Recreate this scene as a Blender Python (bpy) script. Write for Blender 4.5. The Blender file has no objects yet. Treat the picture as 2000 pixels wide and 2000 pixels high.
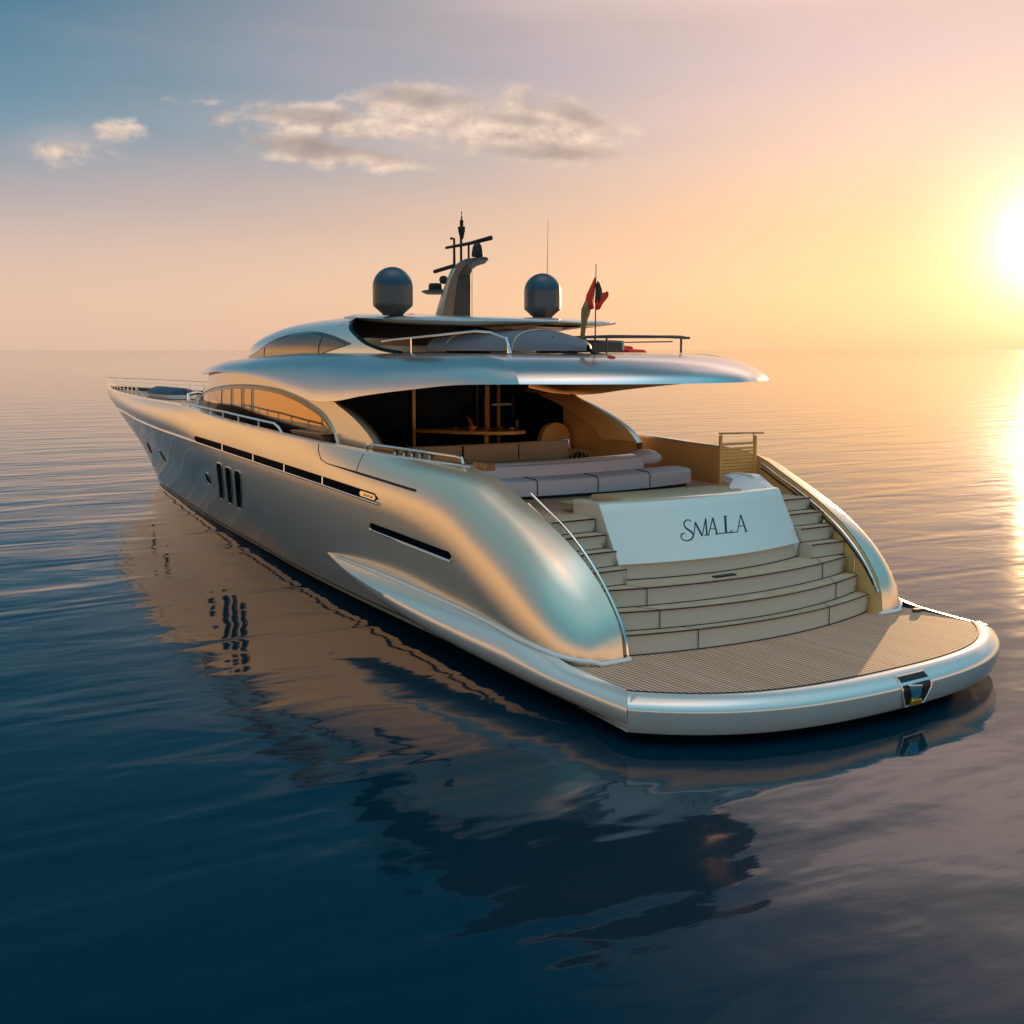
import bpy, math, random
from math import radians, sin, cos, tan, pi, sqrt, atan2
from mathutils import Vector, Matrix
random.seed(4)
SC = bpy.context.scene
COL = SC.collection

# ------------------------------------------------------------------ camera
HEAD = radians(33.06)            # camera heading, clockwise from the boat's bow (+Y)
cam = bpy.data.cameras.new('camera'); camo = bpy.data.objects.new('camera', cam); COL.objects.link(camo)
cam.sensor_width = 36.0; cam.lens = 36.0*2278/2000; cam.clip_start = .1; cam.clip_end = 30000
camo.location = (-12.42, -10.77, 4.86)
camo.rotation_euler = (radians(90)-math.atan(317/2278), 0, -HEAD)
SC.camera = camo
SC.render.resolution_x = SC.render.resolution_y = 1024

# ------------------------------------------------------------------ light and sky
SUN_AZ = radians(57.3); SUN_EL = radians(4.7)     # azimuth clockwise from +Y
SUN = Vector((sin(SUN_AZ)*cos(SUN_EL), cos(SUN_AZ)*cos(SUN_EL), sin(SUN_EL)))
sl = bpy.data.lights.new('sun', 'SUN'); slo = bpy.data.objects.new('sun', sl); COL.objects.link(slo)
sl.energy = 4.4; sl.angle = radians(0.6); sl.color = (1.0, .60, .27)
slo.rotation_euler = (-SUN).to_track_quat('-Z', 'Y').to_euler(); slo.location = (60, 40, 30)
SC.view_settings.view_transform = 'Standard'; SC.view_settings.look = 'None'
SC.view_settings.exposure = 0; SC.view_settings.gamma = 1; SC.view_settings.use_curve_mapping = False
SC.render.engine = 'CYCLES'

def lin(r, g, b):
    f = lambda c: ((c/255+.055)/1.055)**2.4 if c/255 > .04045 else c/255/12.92
    return (f(r), f(g), f(b), 1)

world = bpy.data.worlds.new('World'); SC.world = world; world.use_nodes = True
NT = world.node_tree; NT.nodes.clear()

class E:                                           # tiny expression wrapper over Math nodes
    nt = NT
    def __init__(s, k): s.k = k
def _m(op, *a, clamp=False):
    n = E.nt.nodes.new('ShaderNodeMath'); n.operation = op; n.use_clamp = clamp
    for i, x in enumerate(a):
        if isinstance(x, E): E.nt.links.new(x.k, n.inputs[i])
        else: n.inputs[i].default_value = x
    return E(n.outputs[0])
E.__add__ = lambda a, b: _m('ADD', a, b); E.__radd__ = E.__add__
E.__sub__ = lambda a, b: _m('SUBTRACT', a, b); E.__rsub__ = lambda a, b: _m('SUBTRACT', b, a)
E.__mul__ = lambda a, b: _m('MULTIPLY', a, b); E.__rmul__ = E.__mul__
E.__truediv__ = lambda a, b: _m('DIVIDE', a, b)
def clamp01(x): return _m('ADD', x, 0.0, clamp=True)
def ss(x, a, b):                                   # smoothstep
    n = E.nt.nodes.new('ShaderNodeMapRange'); n.interpolation_type = 'SMOOTHSTEP'
    E.nt.links.new(x.k, n.inputs[0]); n.inputs[1].default_value = a; n.inputs[2].default_value = b
    return E(n.outputs[0])
def ramp(x, stops, interp='EASE'):
    n = E.nt.nodes.new('ShaderNodeValToRGB'); n.color_ramp.interpolation = interp
    e = n.color_ramp.elements
    while len(e) < len(stops): e.new(.5)
    for i, (p, c) in enumerate(stops): e[i].position = p; e[i].color = c
    E.nt.links.new(x.k, n.inputs[0]); return n.outputs[0]
def mixc(f, a, b, mode='MIX'):
    n = E.nt.nodes.new('ShaderNodeMix'); n.data_type = 'RGBA'; n.blend_type = mode; n.clamp_factor = True
    if isinstance(f, E): E.nt.links.new(f.k, n.inputs[0])
    else: n.inputs[0].default_value = f
    for i, x in ((6, a), (7, b)):
        if isinstance(x, tuple): n.inputs[i].default_value = x
        else: E.nt.links.new(x, n.inputs[i])
    return n.outputs[2]
def build_world():
    nt = NT
    tc = nt.nodes.new('ShaderNodeTexCoord')
    sp = nt.nodes.new('ShaderNodeSeparateXYZ'); nt.links.new(tc.outputs['Generated'], sp.inputs[0])
    X, Y, Z = [E(sp.outputs[i]) for i in range(3)]
    h = _m('SQRT', X*X+Y*Y+1e-6)
    el = _m('ARCSINE', clamp01(Z))*(180/pi)                      # degrees of elevation
    ca = (X*sin(SUN_AZ)+Y*cos(SUN_AZ))/h
    az = _m('ARCCOSINE', _m('MINIMUM', _m('MAXIMUM', ca, -.99999), .99999))*(180/pi)   # degrees from the sun's azimuth
    e1 = el/90
    d = lambda x: x/90
    far = ramp(e1, [(0, lin(224, 190, 168)), (d(2.2), lin(228, 195, 171)), (d(4.5), lin(213, 188, 176)), (d(7.0), lin(174, 168, 174)),
                    (d(10), lin(108, 146, 168)), (d(15), lin(52, 118, 146)), (d(28), lin(26, 104, 134)), (d(55), lin(34, 104, 130)), (1, lin(205, 178, 162))], 'LINEAR')
    side = ramp(e1, [(0, lin(232, 180, 128)), (d(5), lin(255, 198, 130)), (d(8), lin(226, 174, 128)), (d(12), lin(160, 146, 144)), (d(19), lin(122, 138, 152)), (d(30), lin(92, 144, 166)), (d(45), lin(100, 152, 174)), (1, lin(205, 178, 162))], 'LINEAR')
    back = ramp(e1, [(0, lin(226, 178, 134)), (d(6), lin(214, 168, 132)), (d(11), lin(110, 136, 146)), (d(17), lin(28, 106, 138)), (d(28), lin(36, 122, 152)), (d(40), lin(72, 148, 172)), (d(52), lin(112, 162, 182)), (d(66), lin(124, 156, 174)), (d(78), lin(150, 148, 156)), (1, lin(205, 178, 162))], 'LINEAR')
    near0 = ramp(e1, [(0, lin(243, 194, 154)), (d(3), lin(246, 200, 162)), (d(6), lin(238, 194, 162)), (d(9), lin(228, 194, 180)),
                     (d(13), lin(216, 190, 192)), (d(18), lin(220, 188, 176)), (d(26), lin(206, 172, 156)), (d(36), lin(150, 136, 136)), (d(55), lin(60, 90, 112)), (1, lin(205, 178, 162))], 'LINEAR')
    nsc = nt.nodes.new('ShaderNodeVectorMath'); nsc.operation = 'SCALE'; nt.links.new(near0, nsc.inputs[0])
    nt.links.new((1+ss(el, 14.5, 23)*(1-ss(el, 34, 48))*2.6).k, nsc.inputs['Scale']); near = nsc.outputs[0]  # sky above the sun brightened out of view, added to warm water and decks
    nz = nt.nodes.new('ShaderNodeTexNoise'); nz.inputs['Scale'].default_value = 3.0; nz.inputs['Detail'].default_value = 3
    mp = nt.nodes.new('ShaderNodeMapping'); mp.inputs['Scale'].default_value = (1, 1, 7)
    nt.links.new(tc.outputs['Generated'], mp.inputs[0]); nt.links.new(mp.outputs[0], nz.inputs[0])
    wob = (E(nz.outputs[0])-.5)*14
    t = 1-ss(az+wob+ss(el, 14, 28)*27, 6, 52)
    sky = mixc(t, far, near)
    def toward(deg): return (X*sin(radians(deg))+Y*cos(radians(deg)))/h
    sds = nt.nodes.new('ShaderNodeVectorMath'); sds.operation = 'SCALE'; nt.links.new(side, sds.inputs[0])
    nt.links.new((1.35-ss(el, 8, 16)*.3).k, sds.inputs['Scale'])  # port sky brightened out of view, added for the hull's peach reflections
    sky = mixc(ss(toward(-50), .62, .85), sky, sds.outputs[0])
    bk2 = nt.nodes.new('ShaderNodeVectorMath'); bk2.operation = 'SCALE'; bk2.inputs['Scale'].default_value = 1.85; nt.links.new(back, bk2.inputs[0])
    sky = mixc(ss(toward(180), -.5, .15), sky, bk2.outputs[0])
    # sky behind the viewer is brightened as unseen fill for the stern
    # the glow of the sun through the haze
    dsun = X*SUN.x+Y*SUN.y+Z*SUN.z
    ang = _m('ARCCOSINE', _m('MINIMUM', dsun, .999999))*(180/pi)
    g0 = _m('EXPONENT', ang*(-1/1.15))*3.0+_m('EXPONENT', (ang*ang)*(-1/(1.5**2)))*1.2
    g1 = _m('EXPONENT', (ang*ang)*(-1/(4.6**2)))*.26
    g2 = _m('EXPONENT', ang*(-1/9.0))*.05
    def addglow(base, g, col):
        n = nt.nodes.new('ShaderNodeVectorMath'); n.operation = 'SCALE'; n.inputs[0].default_value = col
        nt.links.new(g.k, n.inputs['Scale'])
        a = nt.nodes.new('ShaderNodeVectorMath'); a.operation = 'ADD'
        nt.links.new(base, a.inputs[0]); nt.links.new(n.outputs[0], a.inputs[1]); return a.outputs[0]
    zs = nt.nodes.new('ShaderNodeVectorMath'); zs.operation = 'SCALE'; nt.links.new(sky, zs.inputs[0])
    nt.links.new((1+ss(el, 58, 76)*1.5).k, zs.inputs['Scale']); sky = zs.outputs[0]  # zenith brightened out of view as added fill for upward faces
    # ---- clouds: tangent coordinates about a fixed compass direction
    fx, fy = sin(HEAD), cos(HEAD)
    F = _m('MAXIMUM', X*fx+Y*fy, .02)
    front = ss(X*fx+Y*fy, .3, .5)
    cx = (X*fy-Y*fx)/F; cy = Z/F
    cb = nt.nodes.new('ShaderNodeCombineXYZ'); nt.links.new(cx.k, cb.inputs[0]); nt.links.new((cy*1.75).k, cb.inputs[1])
    def noise(scale, detail, rough, off=(0, 0, 0), dist=0.0):
        m = nt.nodes.new('ShaderNodeMapping'); m.inputs['Location'].default_value = off
        nt.links.new(cb.outputs[0], m.inputs[0])
        n = nt.nodes.new('ShaderNodeTexNoise'); n.inputs['Scale'].default_value = scale; n.inputs['Detail'].default_value = detail
        n.inputs['Roughness'].default_value = rough; n.inputs['Distortion'].default_value = dist
        nt.links.new(m.outputs[0], n.inputs[0]); return E(n.outputs[0])
    n1 = noise(17, 8, .58, (3.1, 1.7, 0), .15); n2 = noise(38, 6, .6, (7, 2, 0)); n3 = noise(9, 3, .5, (1, 5, 0))
    n1s = noise(17, 8, .58, (3.1-.010, 1.7+.012, 0), .15); n2s = noise(38, 6, .6, (7-.006, 2+.007, 0))
    relief = clamp01((n1-n1s)*3.6+(n2-n2s)*1.2+.5)
    def px(x, y):                                  # sky-map of the sketch: hundredths of a radian-ish
        a = (x-1000)/2278; b = (1000-y)/2278; p = math.atan(317/2278)
        f = cos(p)+b*sin(p); return a/f, (-sin(p)+b*cos(p))/f
    def blob(x, y, rx, ry, rot=0):
        x0, y0 = px(x, y); rx /= 2278; ry /= 2278
        c, s = cos(radians(rot)), sin(radians(rot))
        u = ((cx-x0)*c+(cy-y0)*s)/rx; v = ((cy-y0)*c-(cx-x0)*s)/ry
        return 1-_m('SQRT', u*u+v*v)
    def union(L):
        r = L[0]
        for b in L[1:]: r = _m('MAXIMUM', r, b)
        return r
    puffs = union([blob(800, 208, 160, 52, -6), blob(620, 232, 170, 40, -4), blob(1010, 228, 130, 48), blob(1100, 245, 145, 62, -14),
                   blob(880, 225, 170, 50), blob(1010, 275, 200, 42), blob(700, 250, 200, 34), blob(221, 255, 56, 24, 0)*.75, blob(112, 297, 95, 24, -4)*.6, blob(436, 234, 36, 16, 20)*.6, blob(384, 197, 60, 9)*.4])
    low = union([blob(650, 300, 220, 40, -5), blob(1085, 303, 170, 30), blob(760, 315, 130, 26, -6)])
    dens = ss(puffs+(n1-.5)*2.1+(n2-.5)*.6, -.02, .75)*.88
    densl = ss(low+(n1-.5)*1.6+(n2-.5)*.6, .05, .7)*.95
    # shaded hearts of the banks: streaks in the cloud itself
    core = union([blob(620, 288, 180, 20, -4), blob(740, 300, 100, 16, -10), blob(1080, 300, 140, 18), blob(790, 186, 110, 18, -7), blob(1120, 222, 80, 18, -18), blob(600, 224, 90, 14, -4), blob(1000, 232, 70, 12, -6)])
    cshade = ss(core+(n1-.5)*2.2+(n2-.5)*.8, -.5, .8)
    ccol = mixc(relief, lin(188, 166, 160), lin(248, 222, 200))
    ccol = mixc(cshade*.62, ccol, lin(140, 126, 130))
    veil = ss(union([blob(880, 255, 420, 95), blob(140, 275, 160, 50)])+(n3-.5)*.9, .0, 1.0)*.35
    sky = mixc(veil*front, sky, lin(214, 192, 184))
    sky = mixc(dens*front, sky, ccol)
    sky = mixc(densl*front, sky, ccol)
    # thin high wisps low over the horizon
    w1 = noise(5, 4, .5, (2, 9, 0)); 
    sky = mixc(ss(w1, .52, .75)*ss(cy, .30, .12)*front*.10, sky, lin(205, 165, 150))
    sky = addglow(sky, g2, (1.0, .72, .48)); sky = addglow(sky, g1, (1.0, .62, .50)); sky = addglow(sky, g0, (1.0, .86, .66))
    st = nt.nodes.new('ShaderNodeTexSky'); st.sky_type = 'NISHITA'; st.sun_disc = False
    st.sun_elevation = SUN_EL; st.sun_rotation = SUN_AZ; st.air_density = 1.2; st.dust_density = 2.0
    b1 = nt.nodes.new('ShaderNodeBackground'); b1.inputs[1].default_value = .012; nt.links.new(st.outputs[0], b1.inputs[0])
    b2 = nt.nodes.new('ShaderNodeBackground'); b2.inputs[1].default_value = 0.97; nt.links.new(sky, b2.inputs[0])
    ad = nt.nodes.new('ShaderNodeAddShader'); nt.links.new(b1.outputs[0], ad.inputs[0]); nt.links.new(b2.outputs[0], ad.inputs[1])
    o = nt.nodes.new('ShaderNodeOutputWorld'); nt.links.new(ad.outputs[0], o.inputs[0])
build_world()

# ------------------------------------------------------------------ materials
def mat(name, col, rough=.5, metal=0.0, coat=0.0, spec=.5, ior=1.45, extra=None):
    m = bpy.data.materials.new(name); m.use_nodes = True
    b = m.node_tree.nodes['Principled BSDF']
    b.inputs['Base Color'].default_value = (*col[:3], 1); b.inputs['Roughness'].default_value = rough
    b.inputs['Metallic'].default_value = metal; b.inputs['Coat Weight'].default_value = coat
    b.inputs['Coat Roughness'].default_value = .03; b.inputs['IOR'].default_value = ior
    b.inputs['Specular IOR Level'].default_value = spec
    if extra: extra(m.node_tree, b)
    return m
def tex(nt, kind, scale, coords='Object', mscale=(1, 1, 1), mrot=(0, 0, 0), **kw):
    tc = nt.nodes.new('ShaderNodeTexCoord'); mp = nt.nodes.new('ShaderNodeMapping')
    mp.inputs['Scale'].default_value = mscale; mp.inputs['Rotation'].default_value = mrot
    nt.links.new(tc.outputs[coords], mp.inputs[0])
    n = nt.nodes.new(kind); nt.links.new(mp.outputs[0], n.inputs[0])
    if 'Scale' in n.inputs: n.inputs['Scale'].default_value = scale
    for k, v in kw.items():
        if k in n.inputs: n.inputs[k].default_value = v
        else: setattr(n, k, v)
    return n
def bump(nt, b, h, strength, dist):
    n = nt.nodes.new('ShaderNodeBump'); n.inputs['Strength'].default_value = strength; n.inputs['Distance'].default_value = dist
    nt.links.new(h, n.inputs['Height']); nt.links.new(n.outputs[0], b.inputs['Normal']); return n
def paint_extra(nt, b):
    n = tex(nt, 'ShaderNodeTexNoise', .9, Detail=2)
    r = nt.nodes.new('ShaderNodeMapRange'); r.inputs[3].default_value = .19; r.inputs[4].default_value = .25
    nt.links.new(n.outputs[0], r.inputs[0]); nt.links.new(r.outputs[0], b.inputs['Roughness'])
    n2 = tex(nt, 'ShaderNodeTexNoise', 1.6, Detail=1)
    bump(nt, b, n2.outputs[0], .12, .004)
M = {}
M['paint'] = mat('champagne_paint', (.84, .70, .525), .18, .60, .4, extra=paint_extra)
M['roofpaint'] = mat('roof_paint', (.70, .675, .64), .17, .88, .3, extra=paint_extra)
M['pearl'] = mat('pearl_paint', (.82, .765, .68), .20, .42, .6, extra=paint_extra)
M['white'] = mat('white_gelcoat', (.80, .77, .72), .25, 0, .5)
M['cream'] = mat('cream_gelcoat', (.66, .54, .41), .38, 0, .2)
M['chrome'] = mat('polished_steel', (.82, .80, .77), .08, 1.0)
M['glass'] = mat('dark_tinted_glass', (.002, .014, .024), .06, 0, 0, .15, 1.18)
M['hullglass'] = mat('black_hull_glass', (.004, .006, .009), .3, 0, 0, .1, 1.06)
M['bronze'] = mat('bronze_mirror_glass', (.60, .33, .10), .05, .92)
M['smoke'] = mat('smoked_mirror_glass', (.20, .165, .135), .05, .85)
M['black'] = mat('black_gloss', (.008, .008, .009), .12, 0, .3)
M['rubber'] = mat('black_rubber', (.014, .014, .014), .6)
M['boot'] = mat('navy_antifouling', (.006, .014, .022), .35)
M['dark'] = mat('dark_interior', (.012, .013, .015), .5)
M['liner'] = mat('bounce_orange_gelcoat', (.92, .57, .22), .34, .1, .2)  # orange sun bounce is put into this base colour
M['amber'] = mat('amber_varnish_and_bounce', (.80, .42, .11), .30, .1, .4)  # varnish; on fascia and ceiling its orange stands in for sunset light
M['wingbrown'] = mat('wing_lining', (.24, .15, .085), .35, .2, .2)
M['brown'] = mat('brown_varnished_wood', (.20, .085, .03), .3, 0, .4)
M['grey'] = mat('grey_cover', (.16, .16, .18), .55)
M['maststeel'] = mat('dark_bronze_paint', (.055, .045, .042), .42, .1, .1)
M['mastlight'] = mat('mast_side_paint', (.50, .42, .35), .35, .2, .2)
M['dome'] = mat('dome_gelcoat', (.025, .062, .085), .36, .1, .25)
M['red'] = mat('red_cloth', (.85, .035, .015), .8)
M['green'] = mat('dark_green_cloth', (.03, .06, .04), .85)
M['offwhite'] = mat('off_white_cloth', (.6, .52, .38), .85)
M['ochre'] = mat('ochre_cloth', (.28, .17, .06), .85)
M['navycloth'] = mat('navy_cover', (.03, .07, .12), .6)
M['ink'] = mat('dark_teal_lettering', (.004, .018, .024), .3)
M['goldlens'] = mat('amber_lens', (.75, .36, .03), .12, .7)
M['rope'] = mat('wicker', (.42, .30, .13), .7)
M['fruit'] = mat('orange_peel', (.55, .20, .04), .5)
def fabric_extra(nt, b):
    n = tex(nt, 'ShaderNodeTexNoise', 3.5, Detail=5, Roughness=.6)
    bump(nt, b, n.outputs[0], .5, .02)
M['fabric'] = mat('lilac_grey_upholstery', (.74, .66, .68), .8, extra=fabric_extra)
M['beige'] = mat('beige_upholstery', (.56, .38, .23), .75, extra=fabric_extra)
def teak_extra(nt, b):
    tc = nt.nodes.new('ShaderNodeTexCoord'); sp = nt.nodes.new('ShaderNodeSeparateXYZ'); nt.links.new(tc.outputs['Object'], sp.inputs[0])
    old = E.nt; E.nt = nt
    x = E(sp.outputs[0]); f = _m('FRACT', x/.075)
    caulk = 1-clamp01(_m('ABSOLUTE', f-.5)*7-.80)                # dark seam between planks
    idx = _m('FLOOR', x/.075+.5)
    wn = nt.nodes.new('ShaderNodeTexWhiteNoise'); wn.noise_dimensions = '1D'; nt.links.new(idx.k, wn.inputs['W'])
    g = tex(nt, 'ShaderNodeTexNoise', 2.0, mscale=(30, 1.2, 1), Detail=4)
    c = mixc(E(wn.outputs[0]), (.80, .42, .26, 1), (.90, .52, .34, 1))
    c = mixc(ss(E(g.outputs[0]), .3, .8)*.5, c, (.60, .32, .19, 1))
    c = mixc(caulk*.85, c, (.10, .06, .04, 1))
    nt.links.new(c, b.inputs['Base Color'])
    bump(nt, b, (1-caulk).k, .35, .004)
    E.nt = old
M['teak'] = mat('teak_planking', (.42, .3, .18), .72, spec=.2, extra=teak_extra)
def tread_extra(nt, b):
    g = tex(nt, 'ShaderNodeTexNoise', 1.5, mscale=(1.5, 9, 9), Detail=5)
    old = E.nt; E.nt = nt
    c = mixc(ss(E(g.outputs[0]), .3, .75), (.52, .34, .21, 1), (.64, .45, .30, 1)); nt.links.new(c, b.inputs['Base Color']); E.nt = old
M['tread'] = mat('weathered_teak_tread', (.45, .36, .25), .7, spec=.2, extra=tread_extra)

def water_mat():
    m = bpy.data.materials.new('sea_water'); m.use_nodes = True; nt = m.node_tree; b = nt.nodes['Principled BSDF']
    b.inputs['Base Color'].default_value = (.0006, .024, .040, 1); b.inputs['Roughness'].default_value = .05
    b.inputs['IOR'].default_value = 1.27; b.inputs['Specular Tint'].default_value = (.32, .72, 1.0, 1); b.inputs['Specular IOR Level'].default_value = .5
    old = E.nt; E.nt = nt
    def nz(sc, ms, rot, det, dist=0, rough=.5):
        n = tex(nt, 'ShaderNodeTexNoise', sc, mscale=ms, mrot=(0, 0, radians(rot)), Detail=det, Distortion=dist, Roughness=rough); return E(n.outputs[0])
    a = nz(.22, (.55, 1.9, 1), 25, 2, .6)          # slow swell
    c = nz(.85, (.8, 1.4, 1), 28, 2, .3)           # ripples
    d = nz(2.6, (.6, 1.5, 1), 30, 3, .3)           # fine chop, in patches
    patch = ss(nz(.035, (1, 1, 1), 0, 2), .42, .62)
    h = a*.9+c*.21+d*(.008+patch*.028)
    bump(nt, b, h.k, 1.0, .088)
    E.nt = old
    return m
M['water'] = water_mat()

# ------------------------------------------------------------------ mesh helpers   (u forward, v to port, z up)
def W(u, v, z): return Vector((-v, u, z))
def pchip(xs, ys):
    n = len(xs); h = [xs[i+1]-xs[i] for i in range(n-1)]; d = [(ys[i+1]-ys[i])/h[i] for i in range(n-1)]
    m = [0]*n; m[0] = d[0]; m[-1] = d[-1]
    for i in range(1, n-1):
        if d[i-1]*d[i] <= 0: m[i] = 0
        else:
            w1 = 2*h[i]+h[i-1]; w2 = h[i]+2*h[i-1]; m[i] = (w1+w2)/(w1/d[i-1]+w2/d[i])
    def f(x):
        if x <= xs[0]: return ys[0]
        if x >= xs[-1]: return ys[-1]
        i = 0
        while x > xs[i+1]: i += 1
        t = (x-xs[i])/h[i]
        return (2*t**3-3*t*t+1)*ys[i]+(t**3-2*t*t+t)*h[i]*m[i]+(-2*t**3+3*t*t)*ys[i+1]+(t**3-t*t)*h[i]*m[i+1]
    return f
def tab(*p): return pchip([a for a, _ in p], [b for _, b in p])

class MB:
    def __init__(s): s.v = []; s.f = []
    def grid(s, rows, close=False):
        b = len(s.v); n = len(rows[0])
        for r in rows: s.v += [Vector(p) for p in r]
        for i in range(len(rows)-1):
            for j in range(n if close else n-1):
                k = (j+1) % n
                s.f.append((b+i*n+j, b+i*n+k, b+(i+1)*n+k, b+(i+1)*n+j))
        return s
    def fan(s, pts):
        b = len(s.v); s.v += [Vector(p) for p in pts]; s.f.append(tuple(range(b, b+len(pts)))); return s
    def tube(s, path, r, n=8, caps=True, closed=False):
        path = [Vector(p) for p in path]; rows = []; up = None; L = len(path)
        rr = r if hasattr(r, '__len__') else [r]*L
        for i, p in enumerate(path):
            if closed: t = path[(i+1) % L]-path[i-1]
            else: t = path[min(i+1, L-1)]-path[max(i-1, 0)]
            t.normalize()
            if up is None: up = Vector((0, 0, 1)) if abs(t.z) < .9 else Vector((1, 0, 0))
            a = t.cross(up).normalized(); up = a.cross(t).normalized()
            rows.append([p+(a*cos(2*pi*k/n)+up*sin(2*pi*k/n))*rr[i] for k in range(n)])
        if closed: rows.append(rows[0])
        s.grid(rows, True)
        if caps and not closed: s.fan(list(reversed(rows[0]))); s.fan(rows[-1])
        return s
    def box(s, c, d, R=None):
        b = len(s.v); c = Vector(c)
        for x in (-1, 1):
            for y in (-1, 1):
                for z in (-1, 1):
                    q = Vector((x*d[0]/2, y*d[1]/2, z*d[2]/2)); s.v.append(c+(R @ q if R else q))
        for q in ((0, 1, 3, 2), (4, 6, 7, 5), (0, 4, 5, 1), (2, 3, 7, 6), (0, 2, 6, 4), (1, 5, 7, 3)): s.f.append(tuple(b+i for i in q))
        return s
    def lathe(s, c, prof, n=32, ax=(1, 1)):
        c = Vector(c)
        s.grid([[c+Vector((r*cos(2*pi*k/n)*ax[0], r*sin(2*pi*k/n)*ax[1], z)) for k in range(n)] for r, z in prof], True); return s
    def prism(s, poly, off):
        off = Vector(off); a = [Vector(p) for p in poly]; b = [p+off for p in a]
        s.fan(a); s.fan(list(reversed(b))); s.grid([a+[a[0]], b+[b[0]]]); return s
    def build(s, name, m, parent=None, sharp=35, bevel=0, solid=0, sub=0, weld=True):
        o0 = Vector((0, 0, 0)); q = parent
        while q is not None: o0 += q.location; q = q.parent
        if parent is None:
            xs = [p.x for p in s.v]; ys = [p.y for p in s.v]; zs = [p.z for p in s.v]
            o0 = Vector(((min(xs)+max(xs))/2, (min(ys)+max(ys))/2, min(zs)))
        me = bpy.data.meshes.new(name); me.from_pydata([p-o0 for p in s.v], [], s.f); me.update()
        import bmesh
        bm = bmesh.new(); bm.from_mesh(me)
        if weld: bmesh.ops.remove_doubles(bm, verts=bm.verts, dist=.0004)
        bmesh.ops.recalc_face_normals(bm, faces=bm.faces); bm.to_mesh(me); bm.free()
        o = bpy.data.objects.new(name, me); COL.objects.link(o)
        if parent is not None: o.parent = parent
        else: o.location = o0
        me.materials.append(M[m] if isinstance(m, str) else m)
        for p in me.polygons: p.use_smooth = True
        me.set_sharp_from_angle(angle=radians(sharp))
        if solid:
            k = o.modifiers.new('solid', 'SOLIDIFY'); k.thickness = abs(solid); k.offset = -1 if solid > 0 else 1
        if bevel:
            k = o.modifiers.new('bevel', 'BEVEL'); k.width = bevel; k.segments = 3; k.limit_method = 'ANGLE'; k.angle_limit = radians(40); k.harden_normals = False
        if sub: k = o.modifiers.new('sub', 'SUBSURF'); k.levels = k.render_levels = sub
        return o
def thing(name, label, cat, loc=(0, 0, 0), group=None):
    o = bpy.data.objects.new(name, None); COL.objects.link(o); o.location = loc; o.empty_display_size = .3
    o['label'] = label; o['category'] = cat
    if group: o['group'] = group
    return o
def tag(o, label, cat, group=None):
    o['label'] = label; o['category'] = cat
    if group: o['group'] = group
    return o
def lerp(a, b, t): return a+(b-a)*t
def frange(a, b, n): return [a+(b-a)*i/(n-1) for i in range(n)]
def clampf(x, a, b): return max(a, min(b, x))

# ------------------------------------------------------------------ sea
wm = MB()
R = [0, 30, 80, 200, 600, 2000, 8000, 24000]
rows = [[Vector((r*cos(2*pi*k/64), r*sin(2*pi*k/64), 0)) for k in range(64)] for r in R[1:]]
wm.grid(rows, True); wm.fan(rows[0])
sea = wm.build('water', 'water'); sea['kind'] = 'structure'

# ------------------------------------------------------------------ the yacht
Y = thing('motor_yacht', 'long champagne motor yacht with flybridge and stern stairs on calm sea', 'yacht')

stem = tab((-1, 31.0), (0, 32.1), (.6, 33.0), (1.3, 34.1), (2.53, 36.95), (3.40, 39.06))
ub = lambda u: lerp(.25, .03, clampf(u/30, 0, 1))            # lower edge of the painted topsides
B0 = tab((0, 0), (1.3, .27), (6, 1.0), (10.2, 1.6), (16.5, 2.35), (21, 2.84), (26, 3.2), (29.5, 3.38), (32, 3.42))
BK = tab((0, 0), (2, .62), (5, 1.30), (9, 2.02), (13, 2.68), (17, 3.16), (21, 3.45), (26, 3.60), (31, 3.64), (35, 3.60))
BS = tab((0, 0), (2, .50), (4.1, .98), (8, 1.68), (11, 2.12), (14.5, 2.62), (17, 2.92), (19.5, 3.14), (22, 3.31), (24.5, 3.43), (29, 3.49), (34, 3.20))
ZS = tab((1.42, .64), (1.46, .95), (1.6, 1.24), (1.9, 1.60), (2.3, 1.93), (2.8, 2.23), (3.3, 2.47), (3.9, 2.72), (4.5, 2.95), (5.1, 3.02), (7, 3.05), (10, 3.12), (15, 3.26), (19.8, 3.45), (24, 3.42), (31, 3.38), (39.06, 3.40))
HR = tab((1.4, .5), (2.0, 1.0), (3, 1.25), (4.5, 1.15), (6.5, .85), (10, .78), (14, .75), (20, .55), (26, .42), (39, .3))
VT_AFT = tab((1.4, 2.66), (3, 2.78), (4.6, 2.88), (6, 3.12), (8, 3.38), (10, 3.49))
def zknee(u): return max(ZS(u)-HR(u), .62)
def vtop(u):
    return VT_AFT(u) if u < 10 else BS(39.06-u)
def hull_v(u, z):
    d = stem(z)-u
    if d <= 0: return 0.0
    zk = zknee(u); zs = ZS(u)
    if z <= zk:
        w = (z-.1)/(max(zk, .8)-.1); w = clampf(w, -.4, 1)
        v = B0(d)+(BK(d)-B0(d))*(1-(1-max(w, 0))**1.35 if w > 0 else w)
    else:
        t = clampf((z-zk)/max(zs-zk, .01), 0, 1)
        k = clampf((u-4.8)/4.5, 0, 1); k = k*k*(3-2*k)
        a = lerp(2.1, 1.7, k); b = lerp(.42, 1.0, k)
        vt = vtop(u) if u < 10 else BS(d)
        v = BK(d)+(vt-BK(d))*(1-(max(0, 1-t**a))**b)
    if u < 2.9:
        x = clampf((2.9-u)/1.48, 0, 1); s = (1-x**2.3)**(1/2.3)
        vi = vtop(u); v = vi+(v-vi)*(.22+.78*s)
    return v
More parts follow.
